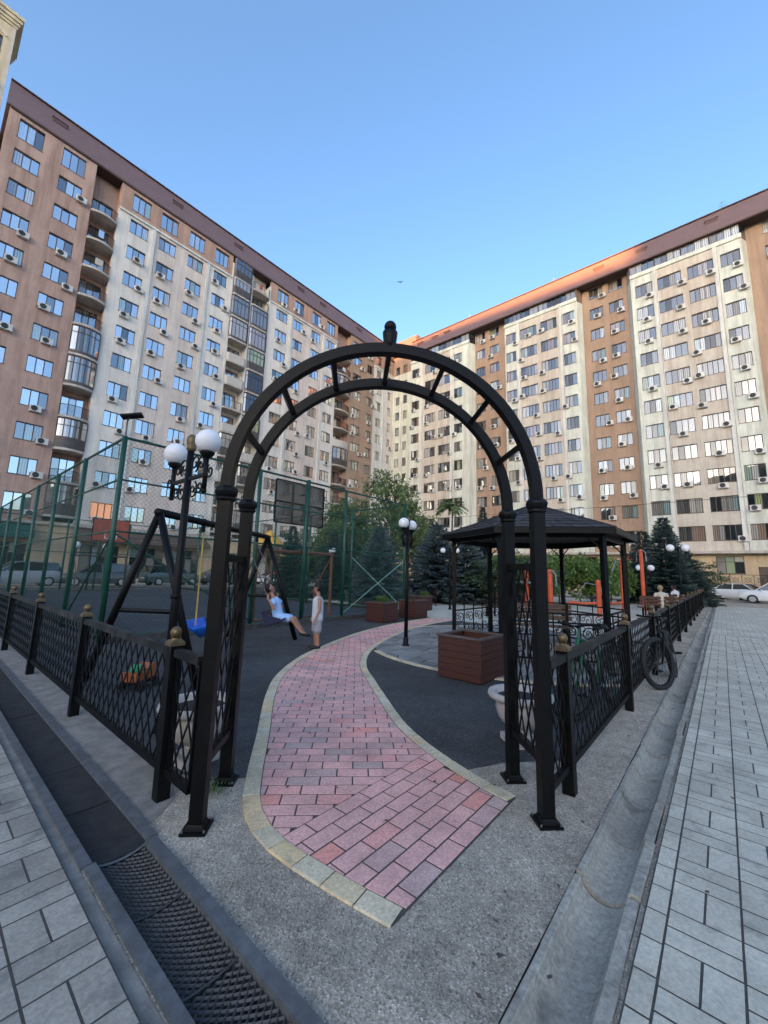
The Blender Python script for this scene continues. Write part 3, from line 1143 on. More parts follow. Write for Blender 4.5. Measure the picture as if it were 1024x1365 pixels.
S6 = [(54.3, 55.2, 2)]
facade(LB, .45, 7.1, 0, S1, rows, zg, zat, [(.45, 7.1, 'brown')], (), True, .75)
facade(LB, .45, 7.1, 0, S1, at, zat, ztop, [(.45, 7.1, 'brown')], (), False, 0, wh=2.0)
facade(LB, 9.4, 22.2, 0, S2, rows, zg, zat, [(9.4, 12.9, 'creamL'), (12.9, 19.1, 'peachL'), (19.1, 22.2, 'creamL')], (12.9, 19.1), True, .72)
facade(LB, 9.4, 22.2, 0, S2, at, zat, ztop, [(9.4, 22.2, 'orange')], (), False, .25, wh=2.0)
facade(LB, 28, 41, 0, S3, rows, zg, zat, [(28, 31.7, 'creamL'), (31.7, 38.05, 'peachL'), (38.05, 41, 'creamL')], (31.7, 38.05), False, .65)
facade(LB, 28, 41, 0, S3, at, zat, ztop, [(28, 41, 'orange')], (), False, .3, wh=2.0)
facade(LB, 44.2, 50.3, 0, S4, rows + at, zg, ztop, [(44.2, 50.3, 'brown2')], (), False, .6)
facade(LB, 50.3, 53.2, 0, S5, rows, zg, zat, [(50.3, 53.2, 'white')], (53.0,), False, .4)
facade(LB, 50.3, 53.2, 0, S5, at, zat, ztop, [(50.3, 53.2, 'orange')], (), False, .3)
facade(LB, 53.2, 56.0, 0, S6, rows, zg, zat, [(53.2, 56.0, 'creamL')], (), False, .2)
facade(LB, 53.2, 56.0, 0, S6, at, zat, ztop, [(53.2, 56.0, 'orange')], (), False, 0)
for x0, x1 in ((9.4, 22.2), (28, 41), (50.3, 56)):
    MB().box(x0, x1, -.16, -.003, zat - .14, zat + .1).build('string_course', M['white'], LB)
k1 = ['glaz', 'rail', 'glaz', 'rail', 'full', 'full', 'rail', 'rail', 'rail', 'rail', 'rail']
recess(LB, 7.1, 9.4, zg, [r + .75 for r in rows], k1, ztop)
for xx in (22.2, 25.0, 27.8):
    MB().box(xx, xx + .2, -.1, 1.2, zg, 41.2).build('pilaster', M['white'], LB)
ka = ['rail', 'open', 'par', 'glaz', 'par', 'rail', 'par', 'par', 'full', 'full', 'glaz']
kb = ['glaz', 'rail', 'glaz', 'par', 'glaz', 'full', 'full', 'glaz', 'full', 'full', 'rail']
recess(LB, 22.4, 25.0, zg, [r + .75 for r in rows], ka, ztop, False, 1.1, 'peachL', False)
recess(LB, 25.2, 27.8, zg, [r + .75 for r in rows], kb, ztop, False, 1.1, 'peachL', False)
balcony(LB, 22.4, 25.0, 39.3, 'glaz', 3.0, False)
balcony(LB, 25.2, 27.8, 39.3, 'rail', 3.0, False)
kc = ['glaz', 'rail', 'rail', 'rail', 'glaz', 'par', 'rail', 'rail', 'glaz', 'rail', 'rail']
recess(LB, 41, 44.2, zg, [r + .75 for r in rows], kc, ztop)
roof(LB, .2, 57.2, ztop, 46.0, 1.35, .15, (3.9, 15.1, 23.0, 33.5, 38, 46.5))
MB().box(.5, 57, -.12, 12, ztop - .14, ztop - .004).build('soffit', M['soffit'], LB)
# shops on the ground floor
shop = {(1.2, 3.4): [(.5, 3.3)], (4.2, 6.4): [(.5, 3.3)], (10.2, 13.4): [(.3, 3.4)], (14.4, 17.6): [(.3, 3.4)], (18.6, 21.4): [(.3, 3.4)], (23, 27): [(.3, 3.4)], (29.5, 33.5): [(.3, 3.4)], (35.5, 39.5): [(.3, 3.4)], (45, 49): [(.3, 3.4)]}
wall(LB, 'ground_floor_wall', .45, 56, .05, 0, 5.295, shop, M['sandstone'])
for (a, b_), v in shop.items():
    window(LB, a, .05, v[0][0], b_ - a, v[0][1] - v[0][0], 4, True, 'frame', False, M['glasss'])
for x0, x1, mt in ((9.6, 21.9, 'canopy'), (28.4, 40.5, 'canopy'), (1.0, 6.6, 'awning'), (45, 50, 'canopy')):
    MB().loft([[(x, .045, 3.65), (x, .045, 4.9), (x, -.3, 4.75), (x, -1.6, 3.95), (x, -1.6, 3.65)] for x in (x0, x1)]).build('canopy', M[mt], LB)
MB().box(.45, 56, -.25, .045, 4.98, 5.22).build('cornice', M['slab'], LB)
for o in LB.children:
    if o.name.startswith('window') and abs(o.location.x - 10.55) < .05 and abs(o.location.z - rows[0]) < .05:
        for c in o.children:
            c.data = c.data.copy()
            c.data.materials[0] = M['litwin']

GLZ[0] = 'glassR'
# ---- right building, facade on X = 54 (local x = -Y)
RB = thing('apartment_building', 'tall cream apartment block with brown recessed bays on the right', 'building', (54, 0, 0), R(-90))
rws = [5.8 + 3.04 * k for k in range(11)]
zg, zat, ztop = 4.7, 38.95, 40.85
MB().box(-45, 30, 2.9, 14, 0, 40.5).build('core', M['dark'], RB)
K = [(-45.3, -44.4, 1), (-43.5, -42.6, 1)]
A = [(-40.0, -38.4, 3), (-37.2, -35.05, 4), (-34.4, -32.15, 4), (-31.4, -29.9, 3)]
B = [(-22.35, -20.85, 3), (-20.2, -17.8, 5), (-17.25, -15.0, 5), (-14.4, -12.7, 3)]
C = [(-5.55, -3.8, 3), (-3.25, -.95, 4), (-.35, 1.97, 5), (2.6, 4.25, 3)]
f = 55.2 / 54
BA = [(-27.3 * f, -25.8 * f, 3), (-25.0 * f, -23.5 * f, 3)]
BB = [(-10.8 * f, -9.2 * f, 3), (-8.5 * f, -6.9 * f, 3)]
BC = [(6.2 * f, 7.8 * f, 3), (8.6 * f, 10.2 * f, 3)]
D = [(12.6, 14.2, 3), (15.0, 17.2, 4), (18.0, 20.2, 4), (21, 22.6, 3)]
facade(RB, -45.9, -40.75, 2.0, K, rws, zg, zat, [(-45.9, -40.75, 'cream')], (-44.0,), False, .1)
facade(RB, -45.9, -40.75, 2.0, K, [39.3], zat, 43.0, [(-45.9, -40.75, 'brown2')], (), False, 0)
MB().box(-45.9, -40.75, 1.9, 1.998, zat - .12, zat + .12).build('string_course', M['white'], RB)


def bay(x0, x1, wins, pil, acp):
    c = .45
    facade(RB, x0 + c, x1 - c, 0, wins, rws, zg, zat, [(x0 + c, pil[0], 'cream'), (pil[0], pil[1], 'peach'), (pil[1], x1 - c, 'cream')], pil, False, acp, wh=1.6)
    for s, xa in ((1, x0), (-1, x1)):
        P = [(xa, 1.55), (xa, 1.0), (xa + s * c, .0), (xa + s * c, .35), (xa + s * .3, 1.55)]
        MB().prism(P if s > 0 else P[::-1], zg, zat).build('canted_wall', M['cream'], RB)
        MB().prism([(xa, .92), (xa + s * c, -.05), (xa + s * c, .3), (xa + s * .3, 1.5)][::s], zat + .02, ztop - .02).build('canted_glazing', M['glassd'], RB)
    MB().box(x0 + c - .05, x1 - c + .05, -.14, .3, zat, zat + .5).build('attic_sill', M['cream'], RB)
    n = max(3, int((x1 - x0 - 2 * c) / 2.4))
    w = (x1 - x0 - 2 * c) / n
    for i in range(n):
        window(RB, x0 + c + i * w, -.06, zat + .52, w - .04, ztop - zat - .56, 4, False, 'frame')


bay(-40.7, -28.1, A, (-37.85, -31.9), .62)
bay(-23.0, -11.9, B, (-20.5, -14.5), .68)
bay(-6.45, 4.9, C, (-3.55, 2.15), .75)
bay(11.0, 24, D, (14.6, 20.6), .55)
for x0, x1, w_ in ((-28.1, -23.0, BA), (-11.9, -6.45, BB), (4.9, 11.0, BC)):
    facade(RB, x0, x1, 1.2, w_, rws + [39.2], zg, 40.9, [(x0, x1, 'brown2')], (), False, .65, wh=1.5)
roof(RB, -40.75, 30, ztop, 44.0, 1.2, .25, (-38.5, -35.5, -33, -9.5, -4.6, 2.2, 14))
MB().box(-40.7, 30, -.2, 12, ztop - .12, ztop - .004).build('soffit', M['soffit'], RB)
MB().loft([[(x, 1.7, 43.0), (x, 1.7, 43.2), (x, 2.6, 46.6), (x, 12, 46.8), (x, 12, 43.0)] for x in (-46.5, -40.9)]).build('corner_roof', M['roof'], RB)
# ground floor
gops = {(x, x + 2.2): [(2.4, 4.15)] for x in (-39.6, -35.5, -31.5, -26.5, -21.5, -17.5, -13.6, -9.5, -4.6, -.33, 7, 14)}
gops[(2.85, 4.2)] = [(.1, 3.1)]
wall(RB, 'ground_floor_wall', -45.9, 30, .1, 0, 4.695, gops, M['sandstone'])
for (a, b_), v in gops.items():
    if a == 2.85:
        MB().box(a + .02, b_ - .02, .25, .32, .1, 3.08).build('door', M['frame'], RB)
    else:
        window(RB, a, .1, 2.4, b_ - a, 1.75, 3, True, 'frame', False, M['glasss'])
MB().box(-45.9, 30, -.7, .095, 4.42, 4.69).build('cornice', M['slab'], RB)
for x0, x1 in ((-24, -21), (-8.4, -5.6)):
    MB().loft([[(x, .09, 4.3), (x, -1.6, 3.8), (x, -1.6, 3.66), (x, .09, 3.7)] for x in (x0, x1)]).build('entrance_canopy', M['bbred'], RB)
ra = MB()
for x in [k * .9 - 12 for k in range(24)]:
    ra.bar((x, -.9, 1.3), (x, -.9, 2.3), .04, .04)
    ra.bar((x, -.9, 1.36), (x + .9, -.9, 2.2), .02, .02).bar((x, -.9, 2.2), (x + .9, -.9, 1.36), .02, .02)
    ra.tube([(x + .45 + .22 * math.cos(a * .524), -.9, 1.78 + .22 * math.sin(a * .524)) for a in range(12)], .015, 4, closed=True)
ra.bar((-12, -.9, 2.28), (9.6, -.9, 2.28), .05, .04).bar((-12, -.9, 1.33), (9.6, -.9, 1.33), .05, .04)
ra.build('terrace_railing', M['black2'], RB)
MB().box(-12.2, 2.7, -1.2, .09, 0, 1.28).box(4.3, 9.8, -1.2, .09, 0, 1.28).build('terrace', M['sandstone'], RB)

# ---- pale tower at the upper left, and its row to the west
TB = thing('tower_building', 'pale yellow tower with moulded cornice at the upper left edge', 'building', (-.1, 50.0, 0), 0)
top_ = 55.8
tw = [(-2.4, -.75, 2), (-5.2, -3.4, 3), (-9, -7, 3), (-13, -11, 3)]
trow = [8.0 + 3.3 * k for k in range(14)]
facade(TB, -16, 0, 0, tw, trow, 0, top_ - 1.4, [(-16, -.3, 'tower')], (), False, .3, wh=1.8)
MB().box(-.298, 0, -.06, 4, 0, top_ - 1.4).build('corner_quoin', M['peach'], TB)
MB().box(-22, -16.002, .05, 4, 0, top_ - 1.4).build('rear_wing', M['tower'], TB)
MB().box(-16, -.3, .5, 4, 0, top_ - 1.4).build('core', M['dark'], TB)
for i, (o_, z0, z1) in enumerate(((.10, -1.4, -1.1), (.2, -1.1, -.75), (.32, -.75, -.35), (.42, -.35, 0))):
    MB().box(-22, o_, -o_, 4.3, top_ + z0 + .002, top_ + z1).build('cornice', M['tower'], TB)
for z_ in (trow[-1] + 1.95,):
    for a, b_, n in tw[:2]:
        pts = [(a - .2 + (b_ - a + .4) * k / 8, -.1, z_ + .45 * math.sin(math.pi * k / 8)) for k in range(9)]
        MB().tube(pts, .09, 6).build('window_hood', M['white'], TB)

for b_, x_, y_, z_ in ((LB, 12, 3, 46.1), (LB, 30, 4, 46.1), (RB, 3.4, 2.5, 44.1), (RB, -16, 3, 44.1), (RB, -30, 3, 44.1)):
    mb = MB().tube([(x_, y_, z_), (x_, y_, z_ + 2.2)], .03, 5)
    for k in range(4):
        mb.tube([(x_ - .5 + .07 * k, y_, z_ + 1.3 + .25 * k), (x_ + .5 - .07 * k, y_, z_ + 1.3 + .25 * k)], .015, 4)
    mb.build('antenna', M['greyp'], b_)
    MB().box(x_ + 2.5, x_ + 3.4, y_ - .4, y_ + .4, z_ - .2, z_ + 1.0).build('chimney', M['peach'], b_)

# ---- unseen ridge and tower, added behind the viewer to shape the low sun's shadow
HP = [(120, 20), (150, 40), (170, 74), (184, 86), (192, 86), (194.2, 77), (194.9, 71.5), (197.5, 71), (202.9, 68.5), (204, 70), (215, 66), (235, 45), (260, 32), (300, 24), (325, 10)]


def sun_block_h(a):
    for (a0, h0), (a1, h1) in zip(HP, HP[1:]):
        if a0 <= a <= a1:
            return h0 + (h1 - h0) * (a - a0) / (a1 - a0)
    return 5


rings = []
for k in range(0, 412):
    a = 120 + k * .5
    h = sun_block_h(a)
    c, sn = math.cos(R(a)), math.sin(R(a))
    rings.append([(r * c, r * sn, z) for r, z in ((170, -1), (225, h * .45), (280, h), (330, h * .8), (480, -1))])
struct(MB().loft(rings, False).build('hill', M['hill']), 'unseen high ground added behind the viewer to block the low sun')
sun_block_tw = thing('tower_building', 'unseen tower block added behind the viewer to cut off the sunlit roof strip', 'building', (278 * math.cos(R(206)), 278 * math.sin(R(206)), 0), R(206))  # added for its shadow edge on the right roof
MB().box(-8, 8, -15, 15, 0, 82).build('wall', M['cream'], sun_block_tw)
MB().box(-8.4, 8.4, -15.4, 15.4, 82, 83).build('roof', M['roof'], sun_block_tw)
for k in range(5):
    for r in range(6):
        MB().box(-8.1, -8.002, -12 + k * 5.4, -9.4 + k * 5.4, 62 + r * 3.1, 63.6 + r * 3.1).build('window', M['glassd'], sun_block_tw)

# ------------------------------------------------------------ arch
def rot2(x, y, a):
    return x * math.cos(a) - y * math.sin(a), x * math.sin(a) + y * math.cos(a)


def sq(mb, c, z0, z1, w, d=None):
    d = d or w
    return mb.box(c[0] - w / 2, c[0] + w / 2, c[1] - d / 2, c[1] + d / 2, z0, z1)


ARA = math.atan2(.98 - 2.53, 2.83 - 1.32)            # along the arch opening
AC = Vector((2.275, 1.94))                            # centre of the four posts
arch = thing('garden_arch', 'black steel double arch with lattice sides over the brick path', 'arch', (AC.x, AC.y, 0), ARA)
HW, HD, PW = 1.083, .272, .082
RAD = HW
ZP = 2.05
for sy in (-1, 1):
    for sx in (-1, 1):
        c = (sx * HW, sy * HD)
        mb = MB()
        sq(mb, c, .05, ZP - .05, PW)
        p = mb.build('post', M['black'], arch)
        mb = MB()
        sq(mb, c, .0, .016, .15)
        mb.loft([[(c[0] + a * w, c[1] + b_ * w, z) for a, b_ in ((-1, -1), (1, -1), (1, 1), (-1, 1))] for w, z in ((.056, .0165), (.054, .026), (.046, .034), (.0422, .046))])
        bp_ = mb.build('base_plate', M['black'], p)
        for qx in (-1, 1):
            for qy in (-1, 1):
                MB().lathe([(.007, .016), (.007, .026), (.004, .029)], 6, (c[0] + qx * .064, c[1] + qy * .064, 0)).build('bolt', M['steel'], bp_)
        mb = MB()
        mb.lathe([(.060, -.05), (.068, -.042), (.068, -.03), (.062, -.024), (.074, -.008), (.079, .012), (.074, .032), (.062, .042), (.056, .05)], 8, (c[0], c[1], ZP))
        mb.build('collar', M['black'], p)
        sq(MB(), c, 0, .03, .03)
    # the arch rib, a square tube bent to a half circle
    n = 40
    rings = []
    for k in range(n + 1):
        a = math.pi * k / n
        ring = []
        for dr, dy in ((-.036, -.036), (.036, -.036), (.036, .036), (-.036, .036)):
            ring.append(((RAD + dr) * math.cos(a), sy * HD + dy, ZP + .045 + (RAD + dr) * math.sin(a)))
        rings.append(ring)
    MB().loft(rings).build('arch_rib', M['black'], arch)
for k in range(1, 8):
    a = math.pi * k / 8
    x, z = RAD * math.cos(a), ZP + .045 + RAD * math.sin(a)
    MB().bar((x, -HD + .043, z), (x, HD - .043, z), .038, .038, (math.cos(a), 0, math.sin(a))).build('cross_bar', M['black'], arch)
zt = ZP + .045 + RAD + .042
fb = MB().lathe([(.028, -.06), (.045, .0), (.052, .05), (.056, .095), (.050, .10), (.032, .108)], 14, (0, -HD, zt)).build('finial', M['black'], arch, True)
MB().ball((0, -HD, zt + .14), .046, 14, 10).build('finial_ball', M['black'], fb, True)


def lattice_bars(x0, x1, z0, z1, sp, dx):
    """clipped diagonal bars, both ways"""
    out = []
    for s in (1, -1):
        n = int((x1 - x0 + dx) / sp) + 2
        for i in range(-1, n):
            a = x0 - (dx if s > 0 else 0) + i * sp
            p, q = Vector((a, z0)), Vector((a + s * dx, z1))
            if p.x > q.x:
                p, q = q, p
            if q.x <= x0 + .01 or p.x >= x1 - .01:
                continue
            if p.x < x0:
                p = p + (q - p) * ((x0 - p.x) / (q.x - p.x))
            if q.x > x1:
                q = p + (q - p) * ((x1 - p.x) / (q.x - p.x))
            if (q - p).length > .05:
                out.append((s, p, q))
    return out


def lattice(parent, to3, x0, x1, z0, z1, sp=.115, dx=.34, w=.013, t=.007, single=True, name='lattice_bar', mat='black2'):
    allb = MB()
    nrm = (to3(0, .1, 0) - to3(0, 0, 0)).normalized()
    for s, p, q in lattice_bars(x0, x1, z0, z1, sp, dx):
        mb = MB() if single else allb
        o = .004 * s
        mb.bar(to3(p.x, o, p.y), to3(q.x, o, q.y), w, t, nrm)
        if single:
            mb.build(name, M[mat], parent)
    if not single:
        allb.build('lattice', M[mat], parent, kind='stuff')


for sx in (-1, 1):
    X = sx * HW
    MB().bar((X, -HD + PW / 2, 1.62), (X, HD - PW / 2, 1.62), .045, .05).build('side_rail', M['black'], arch)
    MB().bar((X, -HD + PW / 2, .36), (X, HD - PW / 2, .36), .045, .05).build('side_rail', M['black'], arch)
    lattice(arch, lambda u, v, z, X=X: Vector((X + v, u, z)), -HD + PW / 2, HD - PW / 2, .385, 1.595, .12, .46, .014, .007)


# ------------------------------------------------------------ fences
def fence(label, p0, direction, posts, near, far_end):
    """posts: distances of the posts along the fence from p0; first rail starts at 0"""
    root = thing('lattice_fence', label, 'fence', (p0[0], p0[1], 0), math.atan2(direction[1], direction[0]))
    pm = MB().box(-.042, .042, -.042, .042, 0, 1.0).mesh('post', M['black'])
    cm = MB().bbox(-.05, .05, -.05, .05, 1.0, 1.04, .018).lathe([(.03, 1.04), (.026, 1.05), (.036, 1.06)], 10).mesh('cap', M['brass'])
    bm = MB().ball((0, 0, 1.09), .039, 14, 10).mesh('ball_finial', M['brass'], True)
    for i, d in enumerate(posts):
        p = put('post', pm, root, (d, 0, 0))
        p.rotation_euler = (random.uniform(-.01, .01), random.uniform(-.008, .008), 0)
        put('cap', cm, p)
        put('ball_finial', bm, p)
    st = [0.055] + [d for d in posts]
    for i in range(len(st) - 1):
        a = st[i] + (.043 if i else 0)
        b_ = st[i + 1] - .043
        MB().bar((a, 0, .955), (b_, 0, .955), .055, .055).build('top_rail', M['rail'], root)
        MB().bar((a, 0, .19), (b_, 0, .19), .04, .045).build('bottom_rail', M['black'], root)
        MB().bar((a + .012, 0, .21), (a + .012, 0, .93), .02, .02).bar((b_ - .012, 0, .21), (b_ - .012, 0, .93), .02, .02).build('stile', M['black'], root)
        lattice(root, lambda u, v, z: Vector((u, v, z)), a + .022, b_ - .022, .212, .928, .134, .385, .0135, .007, i < near, 'lattice_bar')
    return root


fence('black lattice fence with gold ball finials running left from the arch', (1.305, 2.56), (0, 1), [.45, 2.69, 5.01, 7.33, 9.65, 11.97, 14.3, 16.6, 18.9], 3, 0)
fence('black lattice fence with gold ball finials running right from the arch', (2.86, .965), (1, 0), [.46, 2.93, 5.35, 7.8, 10.25, 12.7, 15.1, 17.5, 19.9, 22.3, 24.7, 27.1, 29.5], 3, 0)


# ------------------------------------------------------------ lamps
def spiral(c, r0, turns, start, plane, n=22, flip=1):
    pts = []
    for k in range(n + 1):
        s = k / n
        a = start + flip * turns * 2 * math.pi * s
        r = r0 * (1 - .82 * s)
        u, v = r * math.cos(a), r * math.sin(a)
        pts.append((c[0] + u * plane[0], c[1] + u * plane[1], c[2] + v))
    return pts


def lamp(label, loc, rz, h=2.85, arm=.38, gr=.125, fancy=True, small=False, glob=2):
    root = thing('street_lamp', label, 'lamp', (loc[0], loc[1], 0), rz, 'globe lamps of the yard')
    mb = MB()
    mb.tube([(0, 0, 0), (0, 0, h * .42), (0, 0, h - .12)], [.044, .040, .034], 12)
    mb.lathe([(.085, 0), (.085, .03), (.06, .06), (.055, .16), (.045, .2)], 12)
    mb.lathe([(.05, h * .43), (.056, h * .43 + .02), (.05, h * .43 + .04)], 12)
    pole = mb.build('pole', M['black2'], root, True)
    MB().lathe([(.03, h - .12), (.05, h - .10), (.04, h - .07), (.052, h - .03), (.055, h + .0), (.045, h + .04), (.02, h + .065), (.004, h + .07)], 12).build('finial', M['black'] if not fancy else M['brass'], pole, True)
    za = h - .42
    MB().bar((-arm, 0, za), (arm, 0, za), .03, .035).build('arm', M['black2'], root)
    for s in (-1, 1):
        x = s * arm
        hd = MB().tube([(x, 0, za - .15), (x, 0, za + .17)], .024, 8)
        hd.lathe([(.028, .17), (.055, .19), (.072, .215), (.07, .23)], 12, (x, 0, za))
        hd.lathe([(.01, -.19), (.03, -.175), (.026, -.15)], 8, (x, 0, za))
        hobj = hd.build('lamp_holder', M['black2'], root, True)
        MB().ball((x, 0, za + .225 + gr * .92), gr, 22, 16).build('globe', M['globe'], hobj, True)
        if fancy:
            for cx, cz, r, st, fl in ((s * arm * .33, za + .15, .10, -1.2, 1), (s * arm * .70, za + .13, .085, 3.6, -1), (s * arm * .35, za - .13, .095, 1.2, -1), (s * arm * .72, za - .11, .07, -3.6, 1), (s * (arm + .09), za + .02, .075, 2.0, 1)):
                MB().tube(spiral((cx, 0, cz), r, 1.35, st if s > 0 else math.pi - st, (1, 0), 20, fl * s), .0085, 6).build('scroll', M['black2'], root, True)
    return root


lamp('tall double-globe lamp with iron scrolls behind the left fence', (1.77, 4.2), R(90), 2.88, .375, .122)
lamp('slim double-globe lamp beside the brick path in the middle', (7.07, 5.28), R(15), 2.72, .24, .115, True)
lamp('double-globe lamp in front of the blue spruce left of the gazebo', (15.74, 9.35), R(-48), 2.7, .32, .12, False)
lamp('double-globe lamp beyond the sports court near the brown goal', (15.04, 16.42), R(60), 2.75, .3, .13, False)
lamp('double-globe lamp at the far end of the sports court', (7.16, 29.6), R(0), 2.7, .75, .2, False)
lamp('double-globe lamp beside the dark pines at the right fence', (27.38, 1.75), R(-60), 3.35, .38, .2, False)
lamp('double-globe lamp low among the exercise machines on the right', (24.5, 3.0), R(-50), 2.2, .3, .16, False)

# ------------------------------------------------------------ sports court
CX0, CX1, CY0, CY1, CH = 2.65, 12.65, 9.6, 30.2, 4.3
struct(sheet([(CX0, CY0), (CX1, CY0), (CX1, CY1), (CX0, CY1)], .012).build('court_floor', M['court']), 'dark asphalt floor of the fenced sports court')
cf = thing('court_fence', 'tall green steel and wire mesh fence around the sports court', 'fence', (CX0, CY0, 0))
W, H_ = CX1 - CX0, CY1 - CY0
ptm = MB().tube([(0, 0, 0), (0, 0, CH)], .052, 8).mesh('post', M['green'], True)
pts = []
for i in range(4):
    pts += [(W * i / 3, 0), (W * i / 3, H_)]
for j in range(1, 7):
    pts += [(0, H_ * j / 7), (W, H_ * j / 7)]
pts.append((W / 2, 0))
pts.append((W / 2, H_))
for x, y in pts:
    put('post', ptm, cf, (x, y, 0))
for z, r in ((CH - .03, .03), (3.35, .022), (2.25, .022), (.12, .03)):
    for a, b_ in (((0, 0), (W, 0)), ((W, 0), (W, H_)), ((W, H_), (0, H_)), ((0, H_), (0, 0))):
        MB().tube([(*a, z), (*b_, z)], r, 6).build('rail', M['green'], cf)
for a, b_ in (((0, .02, 2.2), (0, H_ / 7, .2)), ((W, .02, .2), (W, H_ / 7, 2.2)), ((.05, 0, 2.2), (W / 3, 0, .2)), ((W - .05, 0, 2.0), (W * 2 / 3 + .05, 0, .2))):
    MB().tube([a, b_], .022, 6).build('brace', M['green'] if a[0] < W - .1 else M['greenl'], cf)


def netting(p, q, z0, z1, cell=.075, r=.0021):
    mb = MB()
    p, q = Vector((*p, 0)), Vector((*q, 0))
    L = (q - p).length
    d = (q - p) / L
    for s, a, b_ in lattice_bars(0, L, z0, z1, cell * 1.414, z1 - z0):
        P, Q = p + d * a.x + Z * a.y, p + d * b_.x + Z * b_.y
        t = (Q - P).normalized()
        n1 = d.cross(Z) * r
        n2 = t.cross(d.cross(Z)) * r
        vs = [P + n1, P - n1 * .5 + n2, P - n1 * .5 - n2, Q + n1, Q - n1 * .5 + n2, Q - n1 * .5 - n2]
        mb.add(vs, [(0, 1, 4, 3), (1, 2, 5, 4), (2, 0, 3, 5)])
    mb.build('wire_mesh', M['wire'], cf, kind='stuff')


for i in range(3):
    netting((W * i / 3, 0), (W * (i + 1) / 3, 0), .15, CH - .06)
    netting((W * i / 3, H_), (W * (i + 1) / 3, H_), .15, CH - .06, .1)
for j in range(7):
    netting((0, H_ * j / 7), (0, H_ * (j + 1) / 7), .15, CH - .06, .075 if j < 3 else .1)
    netting((W, H_ * j / 7), (W, H_ * (j + 1) / 7), .15, CH - .06, .075 if j < 3 else .1)
struct(MB().box(CX0 - .05, CX1 + .05, CY0 - .16, CY0 - .07, 0, .13).box(CX1 + .07, CX1 + .16, CY0 - .1, CY1, 0, .12).build('court_kerb', M['ditch']), 'low dark kerb at the foot of the court fence')

# floodlight on the near court corner
fl_ = thing('floodlight', 'black floodlight head on top of the green court corner post', 'lamp', (CX0, CY0, CH), R(-30))
fl_.scale = (.8, .8, .95)
MB().tube([(0, 0, 0), (0, 0, .36), (.05, -.06, .45)], .022, 6).build('bracket', M['steel'], fl_)
fo = MB()
fo.loft([[(x, y - .1 * s, .42 + z * .55 + x * .22) for (y, z) in ((-.16, 0), (.16, 0), (.16, .08), (-.16, .08))] for x, s in ((-.12, 1), (.36, 1))])
fo.build('lamp_head', M['black2'], fl_)


def hoop(label, x, y, face, bmat, clear=False):
    root = thing('basketball_hoop', label, 'hoop', (x, y, 0), R(90) * (1 - face) if face < 0 else 0, 'hoops of the court')
    MB().tube([(0, .25, 0), (0, .25, 4.35)], .055, 8).build('pole', M['green'], root)
    ar = MB()
    for z in (3.1, 3.5, 3.9):
        ar.tube([(0, .25, z), (0, .62, z)], .025, 6)
    ar.tube([(-.3, .6, 3.0), (-.3, .6, 4.25)], .022, 6).tube([(.3, .6, 3.0), (.3, .6, 4.25)], .022, 6)
    ar.build('bracket', M['green'], root)
    bb = MB()
    bb.box(-.92, .92, .64, .665, 2.98, 4.24)
    b = bb.build('backboard', M[bmat], root)
    fr = MB()
    for a, c in (((-.94, 2.96), (.94, 2.96)), ((-.94, 4.26), (.94, 4.26)), ((-.94, 2.96), (-.94, 4.26)), ((.94, 2.96), (.94, 4.26)), ((-.94, 3.6), (.94, 3.6)), ((-.3, 3.0), (-.3, 4.2)), ((.3, 3.0), (.3, 4.2))):
        fr.bar((a[0], .615, a[1]), (c[0], .615, c[1]), .04, .04, (0, 1, 0))
    fr.build('backboard_frame', M['black2'], b)
    if not clear:
        sqr = MB()
        for a, c in (((-.3, 3.12), (.3, 3.12)), ((-.3, 3.55), (.3, 3.55)), ((-.3, 3.12), (-.3, 3.55)), ((.3, 3.12), (.3, 3.55))):
            sqr.bar((a[0], .672, a[1]), (c[0], .672, c[1]), .045, .01, (0, 1, 0))
        sqr.build('target_square', M['framew'], b)
    MB().tube([(.225 * math.cos(a * .393), .95 + .225 * math.sin(a * .393), 3.05) for a in range(16)], .012, 5, closed=True).tube([(0, .66, 3.05), (0, .73, 3.05)], .02, 5).build('rim', M['orangep'], root)
    return root


h1 = hoop('smoky basketball backboard on a green pole, seen from behind at the near end', 7.75, 9.42, 1, 'smoky', True)
h2 = hoop('red wooden basketball backboard at the far end of the court', 7.65, 28.7, -1, 'bbred')
h2.rotation_euler.z = math.pi


def goal(label, x0, x1, y, s, mat):
    root = thing('football_goal', label, 'goal', ((x0 + x1) / 2, y, 0), 0, 'goals of the court')
    w = (x1 - x0) / 2
    for sx in (-1, 1):
        MB().tube([(sx * w, 0, 0), (sx * w, 0, 2.06)], .05, 8).build('post', M[mat], root)
        MB().tube([(sx * w, .75 * s, 0), (sx * w, .75 * s, 1.0)], .04, 8).tube([(sx * w, .75 * s, 1.0), (sx * w, 0, 2.0)], .03, 6).build('rear_stay', M[mat], root)
    MB().tube([(-w - .05, 0, 2.08), (w + .05, 0, 2.08)], .05, 8).build('crossbar', M[mat], root)
    MB().tube([(-w, .75 * s, .06), (w, .75 * s, .06)], .03, 6).build('ground_bar', M[mat], root)


goal('brown steel football goal at the near end of the court', 6.15, 8.92, 9.75, 1, 'goal')
goal('pale weathered football goal at the far end of the court', 6.3, 9.0, 29.3, -1, 'woodtrim')

